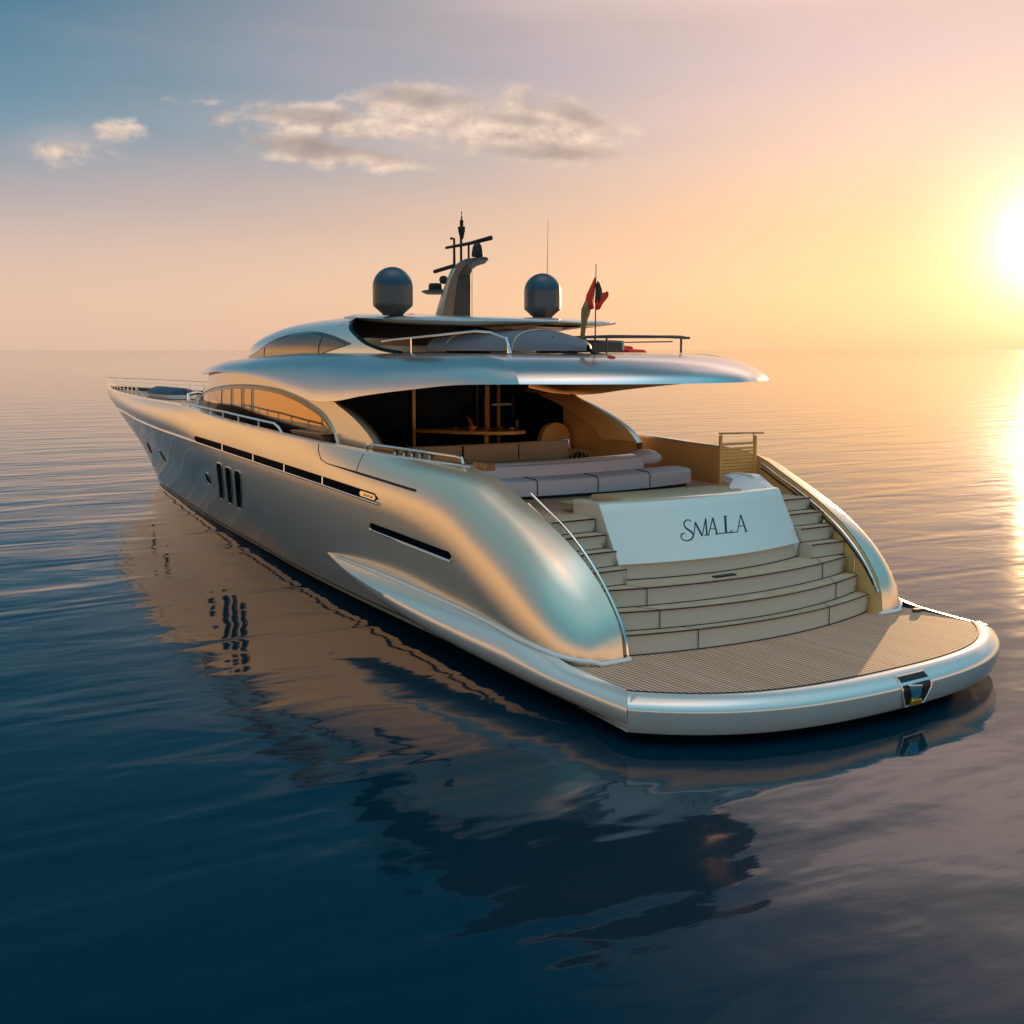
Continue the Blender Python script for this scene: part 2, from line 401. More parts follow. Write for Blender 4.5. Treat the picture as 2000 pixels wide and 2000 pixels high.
def hull_pt(s, t, side, z0=None):
    us = 1.42+(39.06-1.42)*s; zs = ZS(us); zb = ub(us) if z0 is None else z0
    z = zb+(zs-zb)*t; u = us
    g = s**3
    for _ in range(8): u = us-(39.06-stem(z))*g
    return W(u, side*hull_v(u, z) if s < 1 else 0, z)
svals = [ (i/90)**1.5 for i in range(91)]
for side in (1, -1):
    mb = MB()
    mb.grid([[hull_pt(s, t, side) for s in svals] for t in [ (j/34) for j in range(35)]])
    # blunt after end of the quarter
    aft = [hull_pt(0, t, side) for t in [j/34 for j in range(35)]]
    mb.build('hull', 'paint', Y, sharp=60)
# antifouling below the topsides, closed across the stern
mb = MB()
for side in (1, -1):
    rows = []
    for k, (zz, f) in enumerate([(0, 1.0), (-.18, .93), (-.6, .75)]):
        r = []
        for i in range(60):
            u = .35+(31.9-.35)*i/59; zb = ub(u)+zz; d = max(stem(zb)-u, 0)
            v = hull_v(max(u, 3.0), ub(u))*f if zz == 0 else hull_v(max(u, 3.0), ub(u))*f
            if u < 3: v = min(v, 3.35)*f
            r.append(W(min(u, stem(zb)), side*(v-.035 if d > 0 else 0), zb+.01))
        rows.append(r)
    mb.grid(rows)
mb.fan([W(.35, 3.2, .2), W(.35, -3.2, .2), W(.35, -2.5, -.6), W(.35, 2.5, -.6)])
mb.build('hull_bottom', 'boot', Y)

def capsule(ua, ub_, zfun, hh, n=40, rnd=.5):
    """lower / upper curves of a slot with rounded ends"""
    out = []
    L = ub_-ua; rr = hh*1.0
    for i in range(n):
        x = ua+L*i/(n-1); e = min(x-ua, ub_-x)
        k = sqrt(max(0, 1-(1-min(e/rr, 1))**2)) if e < rr else 1
        k = lerp(.12, 1, k)
        out.append((x, zfun(x)-hh*k, zfun(x)+hh*k))
    return out
def strip(curve, surf, off, name, m, parent, side=1, rows=5, thick=.012):
    """curve: (u, zlow, zhigh); surf(u,z)->v. a patch laid just proud of a side surface"""
    mb = MB(); g = []
    for j in range(rows):
        t = j/(rows-1); g.append([W(u, side*(surf(u, lerp(a, b, t))+off), lerp(a, b, t)) for u, a, b in curve])
    mb.grid(g)
    rim0 = g[0]; rim1 = g[-1]; inn = lambda p: p+Vector((side*thick*2.5, 0, 0))
    mb.grid([rim0, [inn(p) for p in rim0]]); mb.grid([rim1, [inn(p) for p in rim1]])
    mb.grid([[r[0] for r in g], [inn(r[0]) for r in g]]); mb.grid([[r[-1] for r in g], [inn(r[-1]) for r in g]])
    return mb.build(name, m, parent, sharp=50)

# long slot window with its bright sill, portholes, tall windows, stern slot
zstr = tab((6.84, 2.27), (10.4, 2.42), (13.7, 2.535), (17.4, 2.635), (21.3, 2.68), (25.5, 2.72), (30.2, 2.76), (35.5, 2.72))
zslot = lambda u: zstr(u)+.085
w = strip(capsule(6.9, 17.3, zslot, .070, 70), hull_v, .006, 'hull_window', 'hullglass', Y)
w['label'] = 'long narrow black slot window'
for uu in (9.2, 11.1, 12.9, 15.0):
    MB().tube([W(uu, hull_v(uu, zslot(uu)-.07)+.014, zslot(uu)-.07), W(uu+.01, hull_v(uu, zslot(uu)+.07)+.014, zslot(uu)+.07)], .014, 6).build('mullion', 'chrome', w)
lens = strip(capsule(6.98, 7.6, zslot, .045, 16), hull_v, .014, 'side_light', 'chrome', w)
for uu in (7.12, 7.25, 7.38): MB().lathe(W(uu, hull_v(uu, zslot(uu))+.02, zslot(uu)-.02), [(0, 0), (.022, .006), (.022, .03), (0, .04)], 10).build('lamp', 'goldlens', lens)
MB().tube([W(u, hull_v(u, zstr(u))+.012, zstr(u)) for u in frange(6.85, 35.4, 110)], .026, 8).build('side_trim', 'chrome', Y)
for ua, ub_, zl, sk in ((15.34, 15.80, 0, 1.80), (14.65, 15.12, -.04, 1.57), (13.96, 14.43, -.06, 1.36)):
    top = 2.25+zl; bot = 1.18+zl*.3
    cur = []
    for i in range(14):
        x = ua+(ub_-ua)*i/13; e = min(x-ua, ub_-x); rr = .10
        k = .16*(1-sqrt(max(0, 1-(1-min(e/rr, 1))**2)))
        sh = (x-ua)*.0
        cur.append((x, bot+k, top-k))
    # tall panes lean slightly: shear along u
    sh = MB(); g = []
    for j in range(9):
        row = []
        for x, a, b in cur:
            z = lerp(a, b, j/8); q = clampf((top-z)/(top-bot), 0, 1); dx = sk*(.50*q+.50*q*q)
            row.append(W(x+dx, hull_v(x+dx, z)+.010, z))
        g.append(row)
    fr = MB()
    loop = [p for p in g[0]]+[r[-1] for r in g[1:]]+list(reversed(g[-1]))[1:]+[r[0] for r in reversed(g)][1:-1]
    wn = sh.grid(g).build('hull_window', 'hullglass', Y)
    fr.tube([p+Vector((.002, 0, 0)) for p in loop], .012, 6, closed=True).build('frame', 'paint', wn)
for uc, zc, hh, wd, sk in ((17.72, 1.67, .17, .20, 1.3), (24.95, 1.64, .21, .17, 1.2), (28.3, 1.62, .24, .20, 2.6)):
    pt = lambda r, a, o=0: (uc+wd*r*cos(a)-sk*hh*r*sin(a), zc+hh*r*sin(a))
    g = []
    for r_ in (0.02, .5, 1.0):
        g.append([W(pt(r_, a)[0], hull_v(*pt(r_, a))+.010, pt(r_, a)[1]) for a in [2*pi*k/28 for k in range(28)]])
    ph = MB().grid(g, True).build('porthole', 'hullglass', Y)
    MB().tube([p+Vector((-.004, 0, 0)) for p in g[-1]], .012, 6, closed=True).build('frame', 'pearl', ph)
zs2 = lambda u: lerp(1.735, 1.845, (u-4.46)/2.82)
w = strip(capsule(4.42, 7.30, zs2, .06, 40), hull_v, .008, 'hull_window', 'hullglass', Y)
w['label'] = 'short black slot window near the stern'
MB().tube([W(u, hull_v(u, zs2(u)-.07)+.014, zs2(u)-.07) for u in frange(4.42, 7.32, 20)], .020, 6).build('frame', 'chrome', w)
# seams of the shell door in the bulwark
seam = [(9.66, 3.10), (9.6, 2.97), (9.42, 2.83), (9.1, 2.77), (8.0, 2.70), (7.0, 2.665), (5.75, 2.62)]
MB().tube([W(u, hull_v(u, z)+.001, z) for u, z in seam[:4]], .009, 5).build('door_seam', 'rubber', Y)
MB().tube([W(7.9, hull_v(7.9, z)+.001, z) for z in frange(2.72, 3.04, 6)], .007, 5).build('door_seam', 'rubber', Y)
MB().tube([W(u, hull_v(u, z)+.003, z) for u, z in [(lerp(9.15, 5.7, i/30), lerp(2.775, 2.615, i/30)) for i in range(31)]], [.008+.014*min(1, i/12) for i in range(31)], 6).build('door_groove', 'rubber', Y)
# spray rail low on the side
zr_ = lambda u: ub(u)+.10
MB().tube([W(u, hull_v(u, zr_(u))+.002, zr_(u)) for u in frange(3.2, 30.2, 90)], .02, 6).build('spray_rail', 'rubber', Y)
# inner liners of the bulwarks, capping rails
def vlin(u): return vtop(u)-.01-.15*clampf((u-5.0)/1.5, 0, 1)
ZD = tab((3.1, 2.34), (19, 2.36), (24, 3.0), (27, 3.18), (39, 3.26))   # deck height
def zfloor(u): return ZD(u)-.06 if u > 3.3 else .58
for side in (1, -1):
    us = [1.42+.02*i for i in range(6)]+frange(1.6, 5, 30)+frange(5.2, 10.8, 28)
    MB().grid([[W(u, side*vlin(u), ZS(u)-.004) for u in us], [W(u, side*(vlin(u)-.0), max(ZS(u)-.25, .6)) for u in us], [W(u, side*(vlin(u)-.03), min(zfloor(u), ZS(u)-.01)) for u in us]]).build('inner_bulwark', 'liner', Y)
    us = frange(10.8, 38.6, 70)
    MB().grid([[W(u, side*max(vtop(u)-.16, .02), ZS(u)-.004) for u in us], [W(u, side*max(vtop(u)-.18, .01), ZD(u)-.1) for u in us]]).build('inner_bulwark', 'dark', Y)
    us = frange(5.0, 38.9, 110)
    MB().grid([[W(u, side*max(vtop(u)+.010, .0), ZS(u)-.01) for u in us], [W(u, side*max(vtop(u)-.0, .0), ZS(u)+.018) for u in us],
               [W(u, side*max(vlin(u)-.0, .0) if u < 38 else 0, ZS(u)+.018) for u in us], [W(u, side*max(vlin(u)-.01, .0) if u < 38 else 0, ZS(u)-.02) for u in us]]).build('cap_rail', 'pearl', Y)

# deck
us = frange(3.12, 38.4, 80)
MB().grid([[W(u, k*max(vtop(u)-.12, .03), ZD(u)) for k in (-1, -.6, -.2, .2, .6, 1)] for u in us]).build('main_deck', 'teak', Y)

# ------------------------------------------------------------------ swim platform and side sponsons
def uteak(v): return -.80+.0263*v*v+.00574*v**4
def uout(v): return -1.16+.040*v*v+.0039*v**4
pl = MB()
N = 60
def ring(hw, fu, z, duc=0): return [W(fu(hw*(2*i/N-1))+duc, hw*(2*i/N-1), z) for i in range(N+1)]
prof = [(0, .615), (.18, .628), (.38, .622), (.60, .595), (.80, .555), (.94, .515), (1.0, .465), (1.0, .462), (.985, .40), (.93, .30), (.85, .20), (.78, .165)]
rows = []
for t, z in prof:
    rows.append([lerp(1, 0, t)*W(uteak(3.47*(2*i/N-1)), 3.47*(2*i/N-1), z)+t*W(uout(3.66*(2*i/N-1)), 3.66*(2*i/N-1), z) for i in range(N+1)])
    for p in (rows[-1][0], rows[-1][-1]): pass
pl.grid(rows)
under = [Vector((p.x*.97, 1.3, .165)) for p in rows[-1]]
pl.grid([rows[-1], under])
platform = pl.build('swim_platform', 'pearl', Y, sharp=50)
deckrows = []
for k in range(7):
    t = k/6
    deckrows.append([W(lerp(uteak(3.47*(2*i/N-1)), 1.9, t), 3.47*(2*i/N-1)*lerp(1, .97, t), .621) for i in range(N+1)])
MB().grid(deckrows).build('teak_deck', 'teak', platform)
MB().tube([p+Vector((0, .0, .006)) for p in rows[0]], .010, 6).build('deck_edging', 'rubber', platform)
# side sponsons
VC = tab((.1, 3.66), (2.5, 3.80), (5, 3.84), (7.5, 3.76), (9.2, 3.66), (9.75, 3.60))
ZCc = tab((.1, .455), (1.39, .51), (3, .60), (5, .73), (7.2, .87), (9.2, .96), (9.75, .985)); ZL = tab((.1, .165), (2.5, .30), (5, .46), (7.5, .70), (9.2, .90), (9.75, .975))
ZT = tab((.1, .615), (1.4, .66), (2.3, .80), (3.3, .89), (5.4, .95), (7.7, .985), (9.75, .99))
for side in (1, -1):
    rows = []
    for u in frange(.10, 9.75, 60):
        vi = hull_v(u, ZT(u))-.03 if u > 2.0 else lerp(3.44, hull_v(2.0, ZT(2.0))-.03, clampf((u-.4)/1.6, 0, 1))
        if u < .42: vi = 3.47
        q = clampf((9.75-u)/3.0, 0, 1); vc = max(lerp(hull_v(max(u, 2.0), ZCc(u))+.012, VC(u), q*(2-q)) if u > 4 else VC(u), vi+.02); zt, zc, zl = ZT(u), ZCc(u), ZL(u)
        a = [(vi, zt), (lerp(vi, vc, .35), lerp(zt, zc, .08)), (lerp(vi, vc, .7), lerp(zt, zc, .38)), (lerp(vi, vc, .92), lerp(zt, zc, .78)), (vc, zc), (vc-.01, lerp(zc, zl, .35)), (vc-.06, lerp(zc, zl, .75)), (vc-.12, zl), (vc-.5, zl-.02)]
        rows.append([W(u, side*v, z) for v, z in a])
    MB().grid(rows).fan(rows[0]).build('side_sponson', 'pearl', Y, sharp=50)
    # bright lip along the foot of the topsides and round the quarter
    path = [W(u, side*(hull_v(u, ZT(u)+.02)+.02), ZT(u)+.015) for u in frange(9.3, 1.47, 70)]+[W(1.40, side*v, .650) for v in frange(hull_v(1.44, .66)+.01, 2.56, 12)]
    MB().tube(path, [.012+.022*min(1, i/25) for i in range(len(path))], 8).build('foot_trim', 'white', Y)
# dark recess in the platform rim with its stern light
def rim_pt(v, t, z): return lerp(1, 0, t)*W(uteak(v*.948), v*.948, z)+t*W(uout(v), v, z)
nic = MB(); g = []
for j, (t, z) in enumerate([(.62, .593), (.80, .555), (.93, .50), (1.0, .455), (.995, .40), (.96, .30), (.90, .20)]):
    hw = .30-.10*max(0, (j-4)/2); g.append([rim_pt(-.22+hw*(2*i/8-1)+.05*(1 if False else 0), t, z)+Vector((0, -.008, .003)) for i in range(9)])
nich = nic.grid(g).build('light_recess', 'dark', platform)
MB().tube([q+Vector((0, -.004, 0)) for q in (g[0]+[r[-1] for r in g[1:]]+list(reversed(g[-1]))[1:]+[r[0] for r in reversed(g)][1:-1])], .014, 6, closed=True).build('recess_lip', 'pearl', nich)
c = rim_pt(-.18, 1.0, .36)
MB().prism([c+Vector((-.16, -.03, .15)), c+Vector((.13, -.03, .11)), c+Vector((.09, -.03, -.05)), c+Vector((-.07, -.03, -.07))], (0, .05, 0)).build('stern_light', 'chrome', nich, bevel=.012)
MB().box(c+Vector((.0, -.02, -.10)), (.20, .06, .07)).build('stern_light_lens', 'goldlens', nich, bevel=.01)
MB().lathe(W(1.25, -3.30, .625), [(0, .05), (.06, .05), (.075, .03), (.075, 0)], 16, (1.4, .8)).build('deck_cleat', 'maststeel', platform)

# ------------------------------------------------------------------ stairs
stair = []
def step(name, uf, ub_, hw, z0, z1, segs=36, vs=None):
    mb = MB(); vv = vs or frange(-hw, hw, segs)
    top = [W(uf(v), v, z1) for v in vv]; bot = [W(uf(v)+.015, v, z0) for v in vv]; bk = [W(ub_, v, z1) for v in vv]
    inner = [W(lerp(uf(v), ub_, .5), v, z1) for v in vv]
    mb.grid([bot, [p+Vector((0, 0, z1-z0-.02)) for p in bot], [p+Vector((0, 0, -.012)) for p in top], top, inner, bk])
    for j in (0, -1): mb.fan([bot[j], top[j], bk[j], Vector((bk[j].x, bk[j].y, z0))])
    s = mb.build(name, 'cream', Y, sharp=30)
    e_ = Vector((0, 0, .004)); MB().grid([[p+e_+Vector((0, .03, 0)) for p in top], [p+e_ for p in inner], [p+e_ for p in bk]]).build('tread_board', 'tread', s)
    nos = MB().tube([p+Vector((0, -.004, -.004)) for p in top], .010, 5)
    nos.build('nosing_strip', 'rubber', s)
    MB().tube([p+Vector((0, -.004, .004)) for p in bot], .012, 5).build('riser_joint', 'rubber', s)
    return s
s1 = step('stair_step', lambda v: 1.26+.062*v*v, 2.4, 2.60, .62, .92)
s2 = step('stair_step', lambda v: 1.43+.072*v*v, 2.6, 2.58, .92, 1.20)
s3 = step('stair_step', lambda v: 1.76+.060*v*v, 2.8, 2.58, 1.20, 1.47)
for s, f, z0, z1 in ((s1, lambda v: 1.26+.062*v*v, .62, .92), (s2, lambda v: 1.43+.072*v*v, .92, 1.20), (s3, lambda v: 1.76+.06*v*v, 1.2, 1.47)):
    for sg in (1, -1):
        v = 1.82 if s is not s1 else 1.35
        v *= sg
        MB().tube([W(f(v)-.004, v, z0+.02), W(f(v)-.004, v, z1), W(f(v)+.12, v+.05*sg, z1+.002), W(f(v)+.30, v+.20*sg, z1+.002)], .007, 5).build('tread_seam', 'rubber', s)
for sg in (1, -1):
    vs = frange(1.92, 2.70, 8) if sg > 0 else frange(-2.70, -1.93, 8)
    for k, (u0, z0, z1) in enumerate(((2.30, 1.47, 1.70), (2.55, 1.70, 1.93), (2.80, 1.93, 2.14), (3.08, 2.14, 2.345))):
        step('stair_step', lambda v, u0=u0: u0, u0+.6, 0, z0, z1, vs=vs)
MB().lathe(W(1.55, .42, .925), [(0, .03), (.05, .03), (.07, .015), (.075, 0)], 20, (1.3, .8)).build('drain_cover', 'rubber', s1)
MB().box(W(1.98, .30, 1.485), (.42, .10, .02)).build('hatch_pull', 'rubber', s3, bevel=.005)

# transom block with the name
def uface(v, z):
    w_ = (z-1.72)/(2.57-1.72); return (2.24+.085*v*v)*(1-w_)+(2.86+.05*v*v)*w_
tb = MB(); vv = frange(-1.90, 1.88, 40)
tb.grid([[W(uface(v, z), v, z) for v in vv] for z in frange(1.72, 2.55, 8)]+[[W(uface(v, 2.57)+.02, v, 2.57) for v in vv], [W(uface(v, 2.57)+.20, v, 2.575) for v in vv], [W(uface(v, 2.57)+.22, v, 2.45) for v in vv]])
panel = tb.build('transom_panel', 'white', Y, sharp=40)
panel.data.materials[0] = mat('transom_gelcoat', (.88, .775, .65), .2, .15, .6)
for sg, hi in ((1, 2.57), (-1, 2.76)):       # side cheeks running forward
    v0 = 1.88 if sg > 0 else -1.90
    base = [W(2.60, v0, 1.47), W(uface(v0, 1.72), v0, 1.72), W(uface(v0, 2.55), v0, 2.55), W(3.14, v0, 2.575), W(3.5 if sg < 0 else 3.3, v0, hi), W(4.0 if sg < 0 else 3.72, v0*.99, hi), W(4.0 if sg < 0 else 3.72, v0*.99, 1.47)]
    MB().prism(base, (.20*sg, 0, 0)).build('panel_cheek', 'cream' if sg > 0 else 'white', panel, bevel=.02)
MB().prism([W(3.16, -1.89, 2.578), W(3.45, -1.89, 2.76), W(3.95, -1.86, 2.76), W(3.95, -1.45, 2.74), W(3.62, -1.38, 2.70), W(3.40, -1.10, 2.62), W(3.12, -.75, 2.578)], (0, 0, -.12)).build('coaming_end', 'white', panel, bevel=.02)
MB().grid([[W(uface(v, 1.72)+.05, v, 1.72) for v in vv], [W(uface(v, 1.72)+.04, v, 1.47) for v in vv]]).grid([[W(uface(v, 1.72), v, 1.72) for v in vv], [W(uface(v, 1.72)+.06, v, 1.718) for v in vv]]).build('panel_plinth', 'cream', panel)
MB().tube([W(uface(v, 1.72)+.03, v, 1.478) for v in vv], .010, 5).build('plinth_joint', 'rubber', panel)
# top ledge and its sun pad
MB().grid([[W(uface(v, 2.57)+.20, v, 2.50) for v in vv], [W(4.1, v, 2.50) for v in vv]]).build('ledge', 'amber', panel)
# lettering SMALA, each stroke a raised ribbon on the panel
LET = {'letter_s': [([(0.411, 2.235), (0.423, 2.263), (0.462, 2.27), (0.521, 2.253), (0.564, 2.218), (0.568, 2.176), (0.539, 2.138), (0.488, 2.103), (0.465, 2.059), (0.494, 2.019), (0.568, 1.987), (0.642, 1.98), (0.701, 1.996), (0.716, 2.035), (0.697, 2.069), (0.65, 2.089), (0.611, 2.084)], [.005, .006, .006, .007, .009, .012, .015, .015, .012, .009, .007, .006, .007, .008, .007, .006, .004])],
 'letter_m': [([(0.457, 2.059), (0.341, 2.215)], .006), ([(0.339, 2.225), (0.317, 2.026)], .016), ([(0.317, 2.028), (0.104, 2.261)], .006), ([(0.104, 2.261), (0.218, 2.035)], .012), ([(0.27, 2.033), (0.173, 2.031)], .005)],
 'letter_a': [([(0.192, 2.029), (-0.044, 2.262)], .006), ([(-0.044, 2.262), (0.012, 2.034)], .014), ([(0.107, 2.111), (-0.005, 2.109)], .005), ([(.053, 2.029), (-.026, 2.035), (-.436, 2.027)], .005)],
 'letter_l': [([(-0.314, 2.262), (-0.181, 2.036)], .018), ([(-0.277, 2.265), (-0.355, 2.263)], .006), ([(-0.14, 2.033), (-0.282, 2.034), (-0.324, 2.058)], .006)],
 'letter_a_': [([(-0.425, 2.022), (-0.664, 2.258)], .006), ([(-0.664, 2.258), (-0.627, 2.024)], .014), ([(-0.512, 2.101), (-0.634, 2.101)], .005), ([(-0.577, 2.017), (-0.667, 2.02)], .005)]}
for nm, strokes in LET.items():
    mb = MB()
    for pts, wd in strokes:
        P3 = []
        Wd = []
        for i in range(len(pts)-1):
            n = 4 if len(pts) < 6 else 3
            for k in range(n):
                t = k/n; P3.append((lerp(pts[i][0], pts[i+1][0], t), lerp(pts[i][1], pts[i+1][1], t)))
                Wd.append(wd if not hasattr(wd, '__len__') else lerp(wd[i], wd[i+1], t))
        P3.append(pts[-1]); Wd.append(wd if not hasattr(wd, '__len__') else wd[-1])
        if len(pts) >= 6:
            for _ in range(3): P3 = [P3[0]]+[((P3[i-1][0]+2*P3[i][0]+P3[i+1][0])/4, (P3[i-1][1]+2*P3[i][1]+P3[i+1][1])/4) for i in range(1, len(P3)-1)]+[P3[-1]]
        L, Rr, Lb, Rb = [], [], [], []
        for i, (v, z) in enumerate(P3):
            a = P3[max(i-1, 0)]; b = P3[min(i+1, len(P3)-1)]
            dx, dz = b[0]-a[0], b[1]-a[1]; l = math.hypot(dx, dz) or 1; nx, nz_ = -dz/l, dx/l; h_ = Wd[i]
            for lst, s_, o_ in ((L, 1, .006), (Rr, -1, .006), (Lb, 1, -.002), (Rb, -1, -.002)):
                v_, z_ = v+nx*h_*s_, z+nz_*h_*s_; lst.append(W(uface(v_, z_)-o_, v_, z_))
        mb.grid([Lb, L, Rr, Rb])
    mb.build(nm.rstrip('_'), 'ink', panel, sharp=30)

# stair hand rails
def hr(side):
    pts = [(3.75, 2.62, 2.70), (3.4, 2.58, 2.50), (2.95, 2.54, 2.27), (2.6, 2.52, 2.02), (2.25, 2.50, 1.72), (1.95, 2.49, 1.40), (1.72, 2.48, 1.10), (1.60, 2.48, .85), (1.56, 2.48, .63)]
    out = []
    for i in range(len(pts)-1):
        for k in range(5): out.append(tuple(lerp(pts[i][j], pts[i+1][j], k/5) for j in range(3)))
    out.append(pts[-1])
    for _ in range(6): out = [out[0]]+[tuple((out[i-1][j]+2*out[i][j]+out[i+1][j])/4 for j in range(3)) for i in range(1, len(out)-1)]+[out[-1]]
    return [W(u, side*v, z) for u, v, z in out]
path = hr(1)
r = MB().tube(path, .024, 10).build('stair_handrail', 'chrome', Y)
MB().tube([p+Vector((-.10, .10, -.06)) for p in path[2:34]], .016, 8).build('lower_rail', 'chrome', r)
for k in (8, 16, 24, 32): MB().tube([path[k], path[k]+Vector((-.14, .06, -.05))], .012, 6).build('rail_bracket', 'chrome', r)
# starboard stair side: trim strip under the ridge and upright light strips
st_ = MB().tube([W(u, -(vlin(u)-.03), ZS(u)-.10) for u in frange(4.4, 1.50, 30)], .022, 8).build('stair_handrail', 'chrome', Y)
MB().tube([W(u, -(vlin(u)-.015), ZS(u)-.20) for u in frange(4.4, 1.62, 30)], .012, 6).build('trim_line', 'rubber', Y)
for u, z0 in ((2.05, 1.22), (2.78, 1.95), (3.55, 2.36)):
    MB().tube([W(u, -(vlin(u)-.035), z0), W(u, -(vlin(u)-.02), ZS(u)-.22)], .014, 6).build('light_strip', 'chrome', Y)

# ------------------------------------------------------------------ deckhouse side walls (they run aft as fashion plates)
VW = tab((8, 3.04), (10, 2.95), (12, 2.86), (14, 2.74), (16, 2.58), (18, 2.38), (20, 2.10), (22, 1.70), (24, 1.15), (25.3, .62), (26.2, 0))
RK = tab((17, 0), (21, .5), (24, 1.9), (26.2, 2.4))
ZOUT = tab((4.07, 4.34), (5.2, 4.31), (6.8, 4.19), (8.65, 4.02), (9.8, 3.89), (10.7, 3.85), (11.6, 3.93), (13, 4.11), (14.3, 4.24), (16, 4.31), (18, 4.31), (20, 4.24), (22, 4.16), (24.5, 4.14))
VOUT = tab((4.07, 2.63), (4.5, 2.80), (5.2, 2.93), (6.5, 3.03), (8.5, 3.08), (10.5, 3.05), (13, 2.96), (15, 2.82), (17, 2.62), (19, 2.33), (21, 1.90), (22.8, 1.36), (24.0, .72), (24.35, .40), (24.5, 0))
WING = tab((8.02, 2.95), (8.19, 3.12), (8.49, 3.31), (9.13, 3.56), (9.6, 3.70), (10.1, 3.83), (10.3, 3.92))
def ztopw(u): return min(WING(u), ZOUT(u)+.02) if u < 10.3 else ZOUT(min(u, 24.4))+.02
def wallP(u0, z, side, off=0):
    rk = RK(u0)*max(0, z-3.3); v = VW(u0)-.04*max(0, z-3.0)
    # outward direction roughly along v aft, forward at the nose
    k = clampf((u0-20)/6.2, 0, 1)
    return W(u0-rk+off*k, side*(max(v, 0)+off*(1-k*.6)), z)
wall_s = lambda u, z: VW(u)-.04*max(0, z-3.0)
us = frange(8.02, 10.4, 26)+frange(10.6, 26.2, 66)
for side in (1, -1):
    g = [[wallP(u, lerp(2.3 if u < 20 else 3.0, ztopw(u) if u < 10.4 else ztopw(u), t), side) for u in us] for t in frange(0, 1, 12)]
    MB().grid(g).build('deckhouse_wall', 'paint', Y, sharp=50, solid=(.0))
    # inner face of the fashion plate; starboard carries the painted sun bounce
    us2 = frange(8.05, 11.9, 30)
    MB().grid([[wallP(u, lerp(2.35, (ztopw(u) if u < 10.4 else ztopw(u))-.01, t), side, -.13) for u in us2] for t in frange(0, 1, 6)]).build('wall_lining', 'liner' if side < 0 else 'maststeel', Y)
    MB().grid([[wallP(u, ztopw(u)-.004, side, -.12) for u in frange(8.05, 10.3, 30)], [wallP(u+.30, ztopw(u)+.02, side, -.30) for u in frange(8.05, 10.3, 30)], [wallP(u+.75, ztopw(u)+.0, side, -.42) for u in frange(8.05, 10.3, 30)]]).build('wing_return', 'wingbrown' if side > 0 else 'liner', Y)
    MB().grid([[wallP(u, ztopw(u), side) for u in frange(8.02, 10.3, 30)], [wallP(u, ztopw(u)+.012, side, -.06) for u in frange(8.02, 10.3, 30)], [wallP(u, ztopw(u)-.004, side, -.135) for u in frange(8.02, 10.3, 30)]]).build('wall_edge', 'paint', Y)

ARCH = tab((9.92, 3.0), (10.0, 3.14), (10.2, 3.31), (10.8, 3.61), (11.4, 3.74), (12.0, 3.845), (12.9, 3.95), (13.8, 4.01), (15.0, 4.035), (16.2, 4.02), (17.8, 3.96), (19.2, 3.88), (20.4, 3.78), (21.6, 3.66), (22.9, 3.50))
GB = tab((9.9, 3.27), (10.9, 3.345), (13, 3.38), (15.9, 3.42), (18.4, 3.48), (22.9, 3.49))
def wstrip(curve, off, name, m, parent, side, rows=6):
    mb = MB(); g = [[wallP(u, lerp(a, b, j/(rows-1)), side, off) for u, a, b in curve] for j in range(rows)]
    mb.grid(g)
    for e in (g[0], g[-1], [r[0] for r in g], [r[-1] for r in g]): mb.grid([e, [p+Vector((side*.03, 0, 0)) for p in e]])
    return mb.build(name, m, parent, sharp=50)
for side in (1, -1):
    fr = wstrip([(u, 2.42 if u < 20 else lerp(2.42, 3.2, (u-20)/2.9), ARCH(u)) for u in frange(9.92, 22.9, 80)], .012, 'side_window', 'black', Y, side)
    fr['label'] = 'long arched saloon window with bronze glass'
    panes = [(10.25, 10.68), (10.78, 15.18), (15.45, 15.98), (16.32, 17.0), (17.32, 18.2), (18.42, 21.9)]
    for a, b in panes:
        n = max(4, int((b-a)*6))
        cur = []
        for u in frange(a, b, n):
            lo, hi = GB(u), ARCH(u)-.085
            if hi > lo: cur.append((u, lo, hi))
        wstrip(cur, .022, 'pane', 'bronze', fr, side)
    # raised eyebrow over the arch
    MB().tube([wallP(u, ARCH(u)+.015, side, .012) for u in frange(9.93, 22.9, 80)], .020, 6).build('window_trim', 'paint', fr)
    # windscreen, wrapping to the centreline
    ws = wstrip([(u, 3.44, lerp(3.62, 4.10, clampf((u-23.4)/1.2, 0, 1)**.5)) for u in frange(23.4, 26.1, 26)], .015, 'windscreen', 'black', Y, side)
    for a, b in ((23.75, 24.5), (24.6, 25.2), (25.3, 26.0)):
        wstrip([(u, 3.50, lerp(3.62, 4.10, clampf((u-23.4)/1.2, 0, 1)**.5)-.05) for u in frange(a, b, 8)], .025, 'pane', 'bronze', ws, side)

